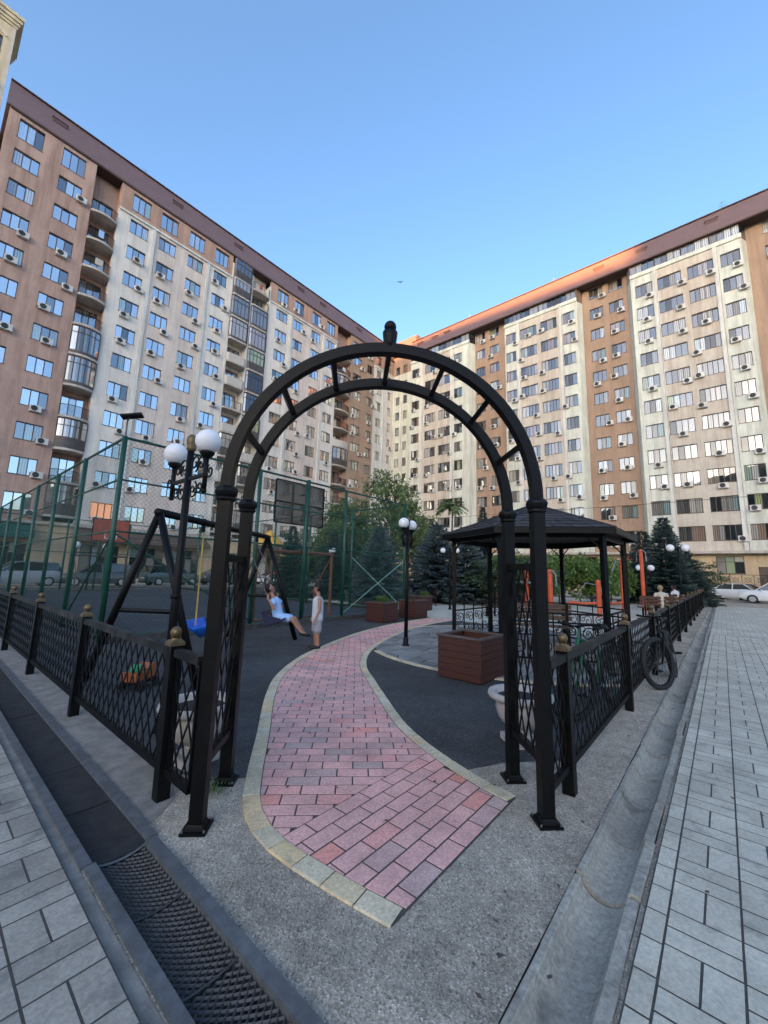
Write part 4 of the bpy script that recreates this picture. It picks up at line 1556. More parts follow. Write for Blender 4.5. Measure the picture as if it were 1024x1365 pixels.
# ------------------------------------------------------------ swing
SA, SB = Vector((2.18, 5.97, 0)), Vector((5.36, 8.10, 0))
sw = thing('swing_set', 'black steel A-frame swing set with two seats left of the path', 'swing', tuple((SA + SB) / 2), math.atan2(SB.y - SA.y, SB.x - SA.x))
SL = (SB - SA).length / 2
MB().tube([(-SL - .05, 0, 2.3), (SL + .05, 0, 2.3)], .055, 12).build('top_bar', M['black'], sw, True)
for s in (-1, 1):
    for q in (-1, 1):
        MB().tube([(s * SL, 0, 2.3), (s * (SL + .03), q * .80, 0)], .05, 10).build('leg', M['black'], sw, True)
    MB().tube([(s * SL, -.47, .95), (s * SL, .47, .95)], .032, 8).build('brace', M['black'], sw)
c0, c1 = -.35, 1.08         # seat positions along the bar
for c in (c0 - .45, c0 + .12, c1 - .25, c1 + .25):
    MB().tube([(c, 0, 2.36), (c, 0, 2.14)], .035, 8).build('hanger', M['black'], sw)
a, b_ = c0 - .42, c0 + .10
for c in (a, b_):
    MB().tube([(c, 0, 2.15), (c + .01, 0, .62)], .013, 6).build('rope', M['yrope'], sw)
bs = MB()
rings = []
for k in range(9):
    t_ = k / 8
    x = a - .02 + (b_ - a + .04) * t_
    d = .13 * math.sin(math.pi * t_)
    rings.append([(x, -.15, .63), (x, -.15 - .02, .60 - d), (x, .02, .55 - d * 1.25), (x, .17, .62 - d), (x, .17, .69), (x, .15, .69), (x, .14, .62 - d * .9), (x, 0, .575 - d * 1.2), (x, -.13, .61 - d * .9), (x, -.13, .63)])
bs.loft(rings).build('blue_seat', M['blue'], sw, True)
# the occupied seat swings out towards the path
PH = R(24)
SLN = 1.86


def swung(x, y, z):
    """swing-local point turned about the bar; y and z measured from the seat at rest"""
    yy, zz = y, z - 2.2
    return Vector((x, yy * math.cos(PH) + zz * math.sin(PH), 2.2 - yy * math.sin(PH) * -1 * 0 + zz * math.cos(PH) - yy * math.sin(PH)))


seat_z = 2.2 - SLN
for c in (c1 - .25, c1 + .25):
    MB().tube([(c, 0, 2.15), swung(c, 0, seat_z + .25)], .011, 6).build('chain', M['chain'], sw)
sb = MB()
sb.loft([[swung(x, y, z) for x, y, z in ((c1 - .25, yy, zz), (c1 + .25, yy, zz), (c1 + .25, yy, zz + .03), (c1 - .25, yy, zz + .03))] for yy, zz in ((-.18, seat_z - .0), (.12, seat_z - .02), (.19, seat_z + .06), (.22, seat_z + .30))])
for c in (c1 - .25, c1 + .25):
    sb.loft([[swung(c - .015, yy, z0), swung(c + .015, yy, z0), swung(c + .015, yy, z1), swung(c - .015, yy, z1)] for yy, z0, z1 in ((-.1, seat_z, seat_z + .05), (.05, seat_z, seat_z + .16), (.22, seat_z + .02, seat_z + .30))])
sb.build('dark_seat', M['navy'], sw)

# ------------------------------------------------------------ gazebo
gz = thing('gazebo', 'dark hexagonal gazebo with shingled roof and scrolled iron railings', 'gazebo', (8.78, 3.07, 0))
GA = [R(239 + 60 * k) for k in range(6)]
ER, PR, EZ, AZ_ = 2.02, 1.75, 2.42, 3.12
hexa = lambda r, z: [Vector((r * math.cos(a), r * math.sin(a), z)) for a in GA]
EV, AP = hexa(ER, EZ), Vector((0, 0, AZ_))
MB().add([tuple(p) for p in hexa(ER - .02, EZ - .01)] + [(0, 0, AZ_ - .05)], [(i, 6, (i + 1) % 6) for i in range(6)] + [tuple(range(6))]).build('roof_deck', M['soffit'], gz)
for i in range(6):
    A_, B_ = EV[i], EV[(i + 1) % 6]
    nrm = (B_ - A_).cross(AP - A_).normalized()
    rowsn = 9
    for r in range(rowsn):
        s0, s1 = r / rowsn, (r + 1.12) / rowsn
        s1 = min(s1, .99)
        l0, r0 = A_.lerp(AP, s0), B_.lerp(AP, s0)
        l1, r1 = A_.lerp(AP, s1), B_.lerp(AP, s1)
        n = max(1, int((r0 - l0).length / .30))
        mb = MB()
        for k in range(n):
            t0, t1 = k / n + .006, (k + 1) / n - .006
            jit = random.uniform(0, .006)
            p = [l0.lerp(r0, t0) + nrm * (.022 + jit), l0.lerp(r0, t1) + nrm * (.022 + jit), l1.lerp(r1, t1) + nrm * .008, l1.lerp(r1, t0) + nrm * .008]
            q = [v - nrm * .012 for v in p]
            sh = MB().add(p + q, [(0, 1, 2, 3), (7, 6, 5, 4), (0, 4, 5, 1), (1, 5, 6, 2), (2, 6, 7, 3), (3, 7, 4, 0)])
            sh.build('shingle', M['shingle'], gz)
    MB().bar(A_ + nrm * .02, AP + nrm * .02, .06, .03, nrm).build('hip_cap', M['shingle'], gz)
    MB().bar(A_ + Vector((0, 0, -.045)), B_ + Vector((0, 0, -.045)), .03, .10).build('fascia', M['black'], gz)
    P0, P1 = hexa(PR, 0)[i], hexa(PR, 0)[(i + 1) % 6]
    MB().bar(P0 + Z * .02, P0 + Z * (EZ - .02), .085, .085, (math.cos(GA[i]), math.sin(GA[i]), 0)).build('post', M['black'], gz)
    MB().bar(P0 + Z * (EZ - .12), P1 + Z * (EZ - .12), .06, .09).build('eave_beam', M['black'], gz)
    d = (P1 - P0).normalized()
    for s, P in ((1, P0), (-1, P1)):
        MB().tube([P + Z * 1.98, P + d * s * .10 + Z * 2.14, P + d * s * .24 + Z * 2.26], .014, 6).build('bracket_scroll', M['black2'], gz)
    if i == 4:
        continue                                   # the entrance
    L = (P1 - P0).length
    rl = MB()
    for z in (.92, .76, .14):
        rl.bar(P0 + Z * z, P1 + Z * z, .035, .03)
    for k in range(1, 4):
        q = P0 + d * L * k / 4
        rl.bar(q + Z * .14, q + Z * .92, .02, .02)
    rl_o = rl.build('railing', M['black2'], gz)
    for k in range(4):
        c = P0 + d * L * (k + .5) / 4
        sc = MB()
        for ox, oz, r, st, fl2 in ((-.08, .58, .13, .5, 1), (.08, .36, .14, 3.6, 1), (.07, .62, .09, 2.0, -1), (-.07, .30, .10, 5.0, -1)):
            sc.tube(spiral(c + d * ox + Z * oz, r, 1.3, st, (d.x, d.y), 16, fl2), .009, 5)
        sc.build('scrollwork', M['black2'], rl_o)
MB().lathe([(.10, AZ_ - .05), (.09, AZ_ + .02), (.03, AZ_ + .08), (.03, AZ_ + .12), (.004, AZ_ + .15)], 8).build('roof_finial', M['black'], gz)
tb = thing('bench', 'dark curved slatted bench inside the gazebo', 'bench', (9.55, 3.35, .01), R(-70))
for k in range(4):
    MB().box(-.75, .75, -.2 + k * .1, -.12 + k * .1, .42, .45).build('seat_slat', M['woodtrim'], tb)
for k in range(3):
    MB().box(-.75, .75, .23, .26, .55 + k * .13, .65 + k * .13).build('back_slat', M['woodtrim'], tb)
for s in (-.65, .65):
    MB().box(s - .03, s + .03, -.2, -.14, 0, .42).box(s - .03, s + .03, .19, .228, 0, .95).box(s - .03, s + .03, -.139, .189, .36, .418).build('leg', M['black2'], tb)


# ------------------------------------------------------------ planters
def planter(label, x0, x1, y0, y1, h=.64):
    root = thing('planter_box', label, 'planter', ((x0 + x1) / 2, (y0 + y1) / 2, 0), 0, 'brown planter boxes')
    a, b_ = (x1 - x0) / 2, (y1 - y0) / 2
    n = 6
    for k in range(n):
        z0, z1 = .02 + (h - .05) * k / n + .0025, .02 + (h - .05) * (k + 1) / n - .0025
        for q in ((-a, a, -b_, -b_ + .025), (-a, a, b_ - .025, b_), (-a, -a + .025, -b_ + .026, b_ - .026), (a - .025, a, -b_ + .026, b_ - .026)):
            MB().box(*q, z0, z1).build('board', M['wood'], root)
    MB().box(-a + .025, a - .025, -b_ + .025, b_ - .025, .0, h - .14).build('soil', M['soil'], root)
    for q in ((-a - .025, a + .025, -b_ - .025, -b_ + .05), (-a - .025, a + .025, b_ - .05, b_ + .025), (-a - .025, -a + .05, -b_ + .051, b_ - .051), (a - .05, a + .025, -b_ + .051, b_ - .051)):
        MB().bbox(*q, h - .03, h, .006).build('rim_board', M['woodtrim'], root)
    return root


planter('large empty red-brown planter box right of the path, nearest the viewer', 5.44, 6.22, 2.72, 3.44)
planter('red-brown planter box at the court corner, left one of the near pair', 9.66, 10.42, 8.12, 8.83, .62)
planter('red-brown planter box right of the court corner, behind the slim lamp', 11.4, 12.16, 8.15, 8.85, .62)
planter('red-brown planter box half hidden behind the pair at the court corner', 13.9, 14.7, 9.6, 10.4, .62)
planter('far red-brown planter box seen through the court fence', 14.2, 15.0, 13.2, 14.0, .62)


# ------------------------------------------------------------ stone urns
def urn(label, x, y):
    root = thing('stone_urn', label, 'urn', (x, y, 0), random.random(), 'white stone urns flanking the arch')
    root.scale = (.84, .84, .9)
    MB().box(-.17, .17, -.17, .17, 0, .07).build('plinth', M['stone'], root)
    prof = [(.13, .072), (.12, .10), (.085, .13), (.095, .16), (.18, .19), (.245, .26), (.27, .34), (.262, .40), (.25, .425)]
    n = 48
    rings = []
    for r, z in prof:
        fl2 = .022 if .17 < z < .41 else 0
        rings.append([((r + fl2 * (abs(math.sin(k * math.pi * 10 / n)) - .6)) * math.cos(2 * math.pi * k / n), (r + fl2 * (abs(math.sin(k * math.pi * 10 / n)) - .6)) * math.sin(2 * math.pi * k / n), z) for k in range(n)])
    MB().loft(rings).build('bowl', M['stone'], root, True)
    MB().lathe([(.25, .424), (.30, .43), (.345, .45), (.36, .475), (.35, .505), (.315, .515), (.285, .50), (.27, .47), (.26, .45)], 40).build('rim', M['stone'], root, True)
    MB().lathe([(.262, .452), (.2, .466), (.02, .47)], 24).build('soil', M['soil'], root)


urn('white fluted stone urn behind the right side of the arch', 3.93, 1.56)
urn('white fluted stone urn behind the left side of the arch', 1.70, 3.40)

# ------------------------------------------------------------ toy truck
ty = thing('toy_truck', 'orange and green toy truck lying inside the left fence', 'toy', (2.12, 5.85, 0), R(35))
ty.scale = (.85, .85, .85)
MB().bbox(-.24, .24, -.13, .13, .09, .14, .02).build('chassis', M['black2'], ty)
MB().loft([[(x, -w, .141), (x, w, .141), (x, w * .85, z), (x, -w * .85, z)] for x, w, z in ((.06, .12, .27), (.12, .12, .34), (.20, .115, .33), (.23, .11, .22))]).build('cab', M['orangep'], ty)
MB().loft([[(x, -w, .142), (x, w, .142), (x, w * 1.1, z), (x, -w * 1.1, z)] for x, w, z in ((-.25, .11, .27), (.04, .12, .24))]).build('tipper', M['orangep'], ty)
MB().ball((-.1, 0, .29), (.10, .08, .08), 10, 6).build('load', M['greenp'], ty, True)
for x in (-.15, .15):
    for s in (-1, 1):
        w_ = MB().tube([(x, s * .13, .075), (x, s * .17, .075)], .075, 14).build('wheel', M['rubber'], ty)


# ------------------------------------------------------------ bicycles
def bicycle(label, loc, rz, lean, mat, steer=0.0):
    root = thing('bicycle', label, 'bicycle', loc, rz, 'bicycles left at the fence')
    root.rotation_euler = (lean, 0, rz)
    WR, WB_ = .335, 1.02

    def wheel(par, x, y=0):
        w = MB().tube([(x + WR * math.cos(k * math.pi / 16), y, .36 + WR * math.sin(k * math.pi / 16)) for k in range(32)], .036, 8, closed=True).build('tyre', M['rubber'], par, True)
        MB().tube([(x + (WR - .035) * math.cos(k * math.pi / 16), y, .36 + (WR - .035) * math.sin(k * math.pi / 16)) for k in range(32)], .012, 6, closed=True).build('rim', M['black2'], w, True)
        sp = MB()
        for k in range(28):
            a = k * 2 * math.pi / 28
            sp.bar((x, y + .02 * (1 if k % 2 else -1), .36), (x + (WR - .04) * math.cos(a), y, .36 + (WR - .04) * math.sin(a)), .0025, .0025)
        sp.tube([(x, y - .05, .36), (x, y + .05, .36)], .022, 8)
        sp.build('spokes', M['chain'], w)
    wheel(root, -WB_)
    BBk, ST, HT, HB = Vector((-.58, 0, .30)), Vector((-.72, 0, .80)), Vector((-.17, 0, .86)), Vector((-.13, 0, .72))
    fr = MB()
    for p, q, r in ((BBk, ST, .016), (ST + Vector((.02, 0, -.06)), HT, .017), (BBk, HB, .021), (HT, HB, .02)):
        fr.tube([p, q], r, 8)
    for s in (-.05, .05):
        fr.tube([BBk, (-WB_, s, .36)], .010, 6).tube([ST + Vector((.02, 0, -.1)), (-WB_, s, .36)], .009, 6)
    fr.build('frame', M[mat], root, True)
    MB().tube([ST, ST + Vector((-.03, 0, .12))], .013, 6).loft([[(-.75 + dx, -w, .925 + dz), (-.75 + dx, w, .925 + dz), (-.75 + dx, w * .6, .965 + dz), (-.75 + dx, -w * .6, .965 + dz)] for dx, w, dz in ((-.15, .075, .01), (-.08, .085, .0), (.02, .04, .0), (.13, .018, -.01))]).build('saddle', M['black2'], root)
    cr = MB().tube([(-.58, -.075, .30), (-.58, .075, .30)], .02, 8)
    cr.tube([(-.58 + .09 * math.cos(k * .393), -.055, .30 + .09 * math.sin(k * .393)) for k in range(16)], .007, 5, closed=True)
    cr.bar((-.58, -.08, .30), (-.46, -.085, .18), .02, .012).bar((-.58, .08, .30), (-.70, .085, .42), .02, .012)
    cr.build('crankset', M['greyp'], root)
    for px, py, pz in ((-.46, -.14, .18), (-.70, .14, .42)):
        pd = MB().box(px - .05, px + .05, py - .045, py - .032, pz - .012, pz + .012).box(px - .05, px + .05, py + .032, py + .045, pz - .012, pz + .012).box(px - .05, px - .038, py - .031, py + .031, pz - .012, pz + .012).box(px + .038, px + .05, py - .031, py + .031, pz - .012, pz + .012).tube([(px, py - .06, pz), (px, py + .06, pz)], .008, 5)
        pd.build('pedal', M['black2'], root)
    # the steered front: an Empty would be a fourth level, so turn the points
    fk = put('fork', None, root, (-.15, 0, 0), steer)
    mb = MB()
    for s in (-.055, .055):
        mb.tube([(0.0, s, .70), (.06, s, .50), (.15, s, .36)], .013, 6)
    mb.tube([(0, -.055, .70), (0, .055, .70)], .014, 6).tube([(-.02, 0, .72), (-.05, 0, .98)], .014, 6)
    fk.data = None
    bpy.data.objects.remove(fk)
    fk = mb.build('fork', M[mat], root, True, (-.15, 0, 0), steer)
    wheel(fk, .15)
    hb = MB().tube([(-.05, 0, .98), (.0, 0, 1.0)], .014, 6).tube([(-.05, -.31, 1.03), (.0, -.2, 1.02), (.02, 0, 1.0), (.0, .2, 1.02), (-.05, .31, 1.03)], .011, 6)
    hb.tube([(-.06, -.31, 1.03), (-.02, -.22, 1.02)], .017, 6).tube([(-.06, .31, 1.03), (-.02, .22, 1.02)], .017, 6)
    hb.tube([(.03, -.2, .99), (-.03, -.29, .985)], .006, 5).tube([(.03, .2, .99), (-.03, .29, .985)], .006, 5)
    hb.build('handlebar', M['black2'], fk, True)
    return root


bicycle('black bicycle leaning on the outside of the right fence', (7.22, .70, .0), R(180), R(7), 'black', R(-25))
bicycle('bicycle with green frame parked inside the right fence', (4.9, 1.3, .0), R(170), R(4), 'dgreen', R(-20))


# ------------------------------------------------------------ people
def figure(label, loc, rz, body, clothes, hair, group=None, vox=.009):
    root = thing('person', label, 'person', loc, rz, group)

    def grow(name, caps, mat, v):
        mb = MB()
        for c in caps:
            if c[0] == 'e':
                mb.ball(c[1], c[2], 16, 12)
            else:
                mb.caps(*c)
        o = mb.build(name, M[mat], root, True)
        md = o.modifiers.new('remesh', 'REMESH')
        md.mode = 'VOXEL'
        md.voxel_size = v
        md.use_smooth_shade = True
        ms = o.modifiers.new('smooth', 'SMOOTH')
        ms.factor = .5
        ms.iterations = 4
        return o
    grow('body', body, 'skin', vox)
    for n, c, mt in clothes:
        grow(n, c, mt, vox)
    if hair:
        grow('hair', hair[0], hair[1], vox * .8)
    return root


def hand(w, d, s=1.0, out=(1, 0, 0)):
    """palm and five bent fingers from the wrist w along d"""
    w, d = Vector(w), Vector(d).normalized()
    o = Vector(out)
    o = (o - d * o.dot(d)).normalized()
    n = d.cross(o)
    caps = [(w, w + d * .055 * s, .018 * s, .022 * s)]
    base = w + d * .06 * s
    for k, (off, L) in enumerate(((-.024, .040), (-.008, .052), (.008, .055), (.024, .046))):
        b0 = base + o * off * s
        m_ = b0 + d * L * .55 * s + n * .006 * s
        caps += [(b0, m_, .0095 * s, .0085 * s), (m_, m_ + (d * .7 + n * .7) * L * .5 * s, .0085 * s, .0075 * s)]
    t0 = w + d * .018 * s - o * .02 * s
    caps += [(t0, t0 + (d * .6 - o * .6 + n * .3) * .05 * s, .010 * s, .0085 * s)]
    return caps


def head(c, f, r=.092, up=(0, 0, 1)):
    """skull, jaw, nose, ears; c centre, f the way the face looks"""
    c, f, u = Vector(c), Vector(f).normalized(), Vector(up).normalized()
    s = f.cross(u).normalized()
    u = s.cross(f)
    caps = [(c + u * .018, c + u * .03 - f * .015, r * .92, r * .95), (c - u * .04 + f * .012, c - u * .055 + f * .025, r * .68, r * .55),
            (c + f * r * .86 + u * .005, c + f * r * 1.07 - u * .022, .010, .014), (c + f * r * .82 - u * .052, c + f * r * .86 - u * .056, .012, .012)]
    for q in (-1, 1):
        caps.append((c + s * q * r * .92 - u * .005, c + s * q * r * .97 + u * .02 - f * .01, .014, .014))
    return caps


def eyes(root, c, f, r=.092):
    c, f = Vector(c), Vector(f).normalized()
    s = f.cross(Z).normalized()
    mb = MB()
    for q in (-1, 1):
        mb.ball(c + f * r * .86 + s * q * .032 + Z * .008, .011, 8, 6)
    mb.build('eyes', M['hair'], root, True)


# boy standing on the path edge, back towards the viewer, looking at the swing
hc = Vector((0.03, 0, 1.18))
face = Vector((.55, .83, -.1))
body = head(hc, face) + [((0, 0, 1.0), (.02, 0, 1.12), .042, .04), ((0, 0, .62), (0, 0, .93), .095, .10), ((-.085, 0, .96), (.085, 0, .96), .05, .05)]
for s in (-1, 1):
    kx = .02 * s
    body += [((.065 * s, 0, .60), (.07 * s, .01, .34), .07, .048), ((.07 * s, .01, .34), (.075 * s, -.015, .07), .046, .03), ((.075 * s, -.02, .045), (.085 * s, .10, .03), .032, .024)]
body += [((-.13, 0, .95), (-.165, .01, .76), .038, .031), ((-.165, .01, .76), (-.17, .09, .58), .03, .021)] + hand((-.17, .09, .58), (0, .35, -1), .9)
body += [((.13, 0, .95), (.17, -.02, .76), .038, .031), ((.17, -.02, .76), (.19, .05, .58), .03, .021)] + hand((.19, .05, .58), (0, .4, -1), .9)
vest = [((0, -.002, .56), (0, 0, .92), .115, .112), ((-.07, 0, .95), (.07, 0, .95), .058, .058), ((-.05, 0, .6), (.05, 0, .6), .10, .10)]
shorts = [((0, 0, .56), (0, 0, .62), .112, .112)] + [((.06 * s, 0, .56), (.075 * s, .005, .37), .082, .085) for s in (-1, 1)]
shoes = [((.076 * s, -.035, .035), (.088 * s, .115, .03), .038, .033) for s in (-1, 1)]
hairc = [(hc + Vector((0, 0, .045)) - face * .012, hc + Vector((0, 0, .02)) - face * .028, .094, .096), (hc + Vector((0, 0, .085)), hc + Vector((0, 0, .07)) + face * .03, .055, .055)]
pr = figure('boy in pale sleeveless top and grey shorts standing on the path edge', (5.50, 6.36, .01), R(65), body, [('vest', vest, 'shirtw'), ('shorts', shorts, 'shortg'), ('shoes', shoes, 'shoe')], (hairc, 'hair'))
eyes(pr, hc, face)

# child on the swing (built in the swing's frame, facing -y)
SBASE = swung(c1, 0, seat_z)


def sp(x, y, z):
    a = R(7)
    return SBASE + Vector((x, y * math.cos(a) + z * math.sin(a) * .9, z * math.cos(a) - y * math.sin(a) * .3))


hcs = sp(0, .20, .66)
fs = Vector((.35, -1, .12))
ups = Vector((0, .3, 1))
body = head(hcs, fs, .09) + [(sp(0, .13, .48), sp(0, .18, .57), .04, .038), (sp(0, .06, .10), sp(0, .12, .42), .09, .095), (sp(-.08, .12, .44), sp(.08, .12, .44), .046, .046)]
for s in (-1, 1):
    body += [(sp(.065 * s, .04, .085), sp(.08 * s, -.27, .045), .066, .047), (sp(.08 * s, -.27, .045), sp(.075 * s + .02, -.44, -.21 - .02 * s), .045, .03), (sp(.075 * s + .02, -.44, -.23 - .02 * s), sp(.08 * s + .02, -.54, -.25 - .02 * s), .03, .022)]
    el = sp(.22 * s, .05, .27)
    wr = swung(c1 + .25 * s, 0, seat_z + .25).lerp(Vector((c1 + .25 * s, 0, 2.15)), .17)
    body += [(sp(.125 * s, .12, .44), el, .036, .029), (el, wr, .028, .02)] + hand(wr, (0, -.1, 1), .85, (0, 1, 0))
top_c = [(sp(0, .05, .08), sp(0, .11, .40), .112, .108), (sp(-.075, .12, .43), sp(.075, .12, .43), .056, .056)] + [(sp(.11 * s, .12, .43), sp(.17 * s, .07, .385), .052, .05) for s in (-1, 1)]
skirt = [(sp(0, .05, .08), sp(0, .0, .08), .115, .11)] + [(sp(.06 * s, .02, .085), sp(.078 * s, -.17, .06), .085, .08) for s in (-1, 1)]
shoes = [(sp(.075 * s + .02, -.43, -.25 - .02 * s), sp(.08 * s + .02, -.56, -.265 - .02 * s), .036, .031) for s in (-1, 1)]
hairc = [(hcs + Vector((0, .035, .03)), hcs + Vector((-.01, .03, .015)), .092, .094), (hcs + Vector((0, -.01, .075)), hcs + Vector((0, -.035, .07)), .045, .04)]
pk = figure('child in light blue top and shorts sitting on the swing with legs stretched out', tuple(sw.location), sw.rotation_euler.z, body, [('top', top_c, 'shirtb'), ('shorts', skirt, 'shirtb'), ('shoes', shoes, 'shoe')], (hairc, 'hair'))
eyes(pk, hcs, fs, .09)


def sitter(label, loc, rz, shirt, hair, lean=0.0):
    hc = Vector((0, -.06 + lean, 1.20))
    f = Vector((0, -1, -.15))
    b_ = head(hc, f, .098) + [((0, 0, 1.0), (0, -.04, 1.13), .05, .046), ((0, 0, .54), (0, .0, .94), .12, .13), ((-.14, 0, .97), (.14, 0, .97), .06, .06)]
    for s in (-1, 1):
        b_ += [((.085 * s, 0, .52), (.10 * s, -.42, .50), .085, .06), ((.10 * s, -.42, .50), (.10 * s, -.44, .09), .055, .04), ((.10 * s, -.43, .05), (.11 * s, -.58, .04), .04, .035),
               ((.20 * s, 0, .96), (.25 * s, -.06, .70), .047, .038), ((.25 * s, -.06, .70), (.15 * s, -.28, .60), .036, .026)] + hand((.15 * s, -.28, .60), (0, -1, -.1), 1.0)
    sh = [((0, 0, .53), (0, 0, .94), .14, .142), ((-.14, 0, .97), (.14, 0, .97), .068, .068)] + [((.19 * s, 0, .97), (.235 * s, -.03, .80), .06, .055) for s in (-1, 1)]
    tr = [((-.04, 0, .53), (.04, 0, .53), .125, .125)] + [((.085 * s, 0, .52), (.10 * s, -.42, .50), .095, .072) for s in (-1, 1)] + [((.10 * s, -.42, .50), (.10 * s, -.44, .12), .068, .055) for s in (-1, 1)]
    shoe = [((.10 * s, -.42, .05), (.11 * s, -.60, .045), .05, .045) for s in (-1, 1)]
    hr = [(hc + Vector((0, .03, .04)), hc + Vector((0, .025, .02)), .10, .102)]
    p = figure(label, loc, rz, b_, [('shirt', sh, shirt), ('trousers', tr, 'jean'), ('shoes', shoe, 'shoe')], (hr, hair), None, .013)
    eyes(p, hc, f, .098)
    return p


sitter('person with light hair and cream shirt sitting behind the right fence', (19.9, 1.95, .01), R(110), 'tan', 'hairb')
sitter('person with dark hair and white shirt sitting farther along the right fence', (24.3, 1.8, .01), R(150), 'shirtw', 'hair')
sitter('distant person in white sitting among the red exercise machines', (25.2, 5.3, .01), R(200), 'shirtw', 'hair')


def park_bench(label, loc, rz):
    r = thing('park_bench', label, 'bench', loc, rz, 'benches of the yard')
    for k in range(4):
        MB().box(-.8, .8, -.38 + k * .11, -.29 + k * .11, .39, .42).build('seat_slat', M['wood'], r)
    for k in range(3):
        MB().box(-.8, .8, .10, .13, .52 + k * .13, .62 + k * .13).build('back_slat', M['wood'], r)
    for s in (-.6, .6):
        MB().box(s - .03, s + .03, -.36, -.3, 0, .389).box(s - .03, s + .03, .05, .098, 0, .9).build('leg', M['black2'], r)


park_bench('brown slatted bench under the person in the cream shirt', (19.9, 1.95, .01), R(110))
park_bench('brown slatted bench under the person in white by the fence', (24.3, 1.8, .01), R(150))
park_bench('brown slatted bench under the distant person among the machines', (25.2, 5.3, .01), R(200))
park_bench('brown slatted bench in front of the spruces beyond the path', (17.2, 11.2, .01), R(220))
park_bench('brown slatted bench beyond the gazebo railing', (14.6, 6.3, .01), R(250))


# ------------------------------------------------------------ exercise machines
def machine(label, x, y, rz, h, kind):
    r = thing('exercise_machine', label, 'exercise machine', (x, y, .01), rz, 'red exercise machines')
    MB().tube([(0, 0, 0), (0, 0, h)], .09, 10).lathe([(.10, h), (.09, h + .05), (.02, h + .09)], 10).build('post', M['red'], r)
    if kind == 0:
        for s in (-1, 1):
            MB().tube([(0, 0, h - .1), (s * .25, 0, h + .02), (s * .5, 0, h - .1), (s * .55, 0, h - .55)], .025, 6).build('handle', M['greyp'], r)
            MB().box(s * .3 - .1, s * .3 + .1, -.2, .2, .18, .22).build('footplate', M['greyp'], r)
        MB().tube([(-.4, 0, .2), (.4, 0, .2)], .03, 6).build('axle', M['greyp'], r)
    elif kind == 1:
        MB().tube([(0, 0, .55), (.6, 0, .5), (1.0, 0, .5)], .05, 8).build('beam', M['red'], r)
        MB().bbox(.75, 1.15, -.2, .2, .5, .56, .02).build('seat', M['red'], r)
        MB().tube([(0, 0, h - .15), (.45, 0, h - .05), (.75, 0, h - .5)], .025, 6).build('handle', M['greyp'], r)
    else:
        MB().tube([(-1.0, 0, h - .2), (1.0, 0, h - .2)], .03, 8).build('crossbar', M['red'], r)
        for s in (-1, 1):
            MB().tube([(s, 0, 0), (s, 0, h - .18)], .05, 8).build('upright', M['red'], r)
            MB().lathe([(.25, h - .55), (.28, h - .5), (.25, h - .45)], 14, (s * .45, 0, 0)).build('wheel', M['greyp'], r)


machine('red exercise post with grey curved handles right of the gazebo post', 15.6, 4.95, R(40), 1.75, 0)
machine('red pull-up frame seen through the gazebo, left one', 19.5, 7.3, R(60), 1.75, 2)
machine('red seated press with grey arms right of the gazebo', 20.3, 3.35, R(160), 2.35, 1)
machine('tall red exercise post behind the gazebo corner', 24.2, 3.1, R(30), 3.0, 0)
machine('low red leg-press machine between the gazebo posts', 18.3, 3.9, R(100), 1.4, 1)

# ------------------------------------------------------------ play structure beyond the court
ps = thing('play_structure', 'colourful play tower with yellow roof, balls and brown posts beyond the court', 'playground', (14.9, 21.6, .01), R(20))
for x in (-1.1, .0, 1.1):
    for y in (-.6, .6):
        MB().tube([(x, y, 0), (x, y, 3.0)], .07, 8).build('post', M['goal'], ps)
MB().box(-1.1, 1.1, -.6, .6, 1.0, 1.1).build('deck', M['greyp'], ps)
MB().add([(-1.3, -.8, 3.0), (0.1, -.8, 3.0), (.1, .8, 3.0), (-1.3, .8, 3.0), (-.6, 0, 4.0)], [(0, 1, 4), (1, 2, 4), (2, 3, 4), (3, 0, 4), (3, 2, 1, 0)]).build('roof', M['yellow'], ps)
MB().ball((.1, -.7, 2.2), .42, 16, 10).build('yellow_ball', M['yellow'], ps, True)
MB().ball((1.2, -.7, 2.0), .45, 16, 10).build('red_ball', M['red'], ps, True)
MB().ball((.9, -.5, 2.95), (.6, .4, .35), 14, 8).build('green_cap', M['greenp'], ps, True)
MB().loft([[(1.15 + d, y, 1.05 - d * .55 + z) for y, z in ((-.35, 0), (.35, 0), (.35, .3), (.31, .3), (.31, .04), (-.31, .04), (-.31, .3), (-.35, .3))] for d in (0, .6, 1.2, 1.7)]).build('slide', M['yellow'], ps)
for k in range(5):
    MB().ball((-1.0 + k * .55, -.75, 1.35 + .12 * (k % 2)), .14, 10, 8).build('bead', M[('red', 'yellow', 'greenp', 'orangep', 'blue')[k]], ps, True)


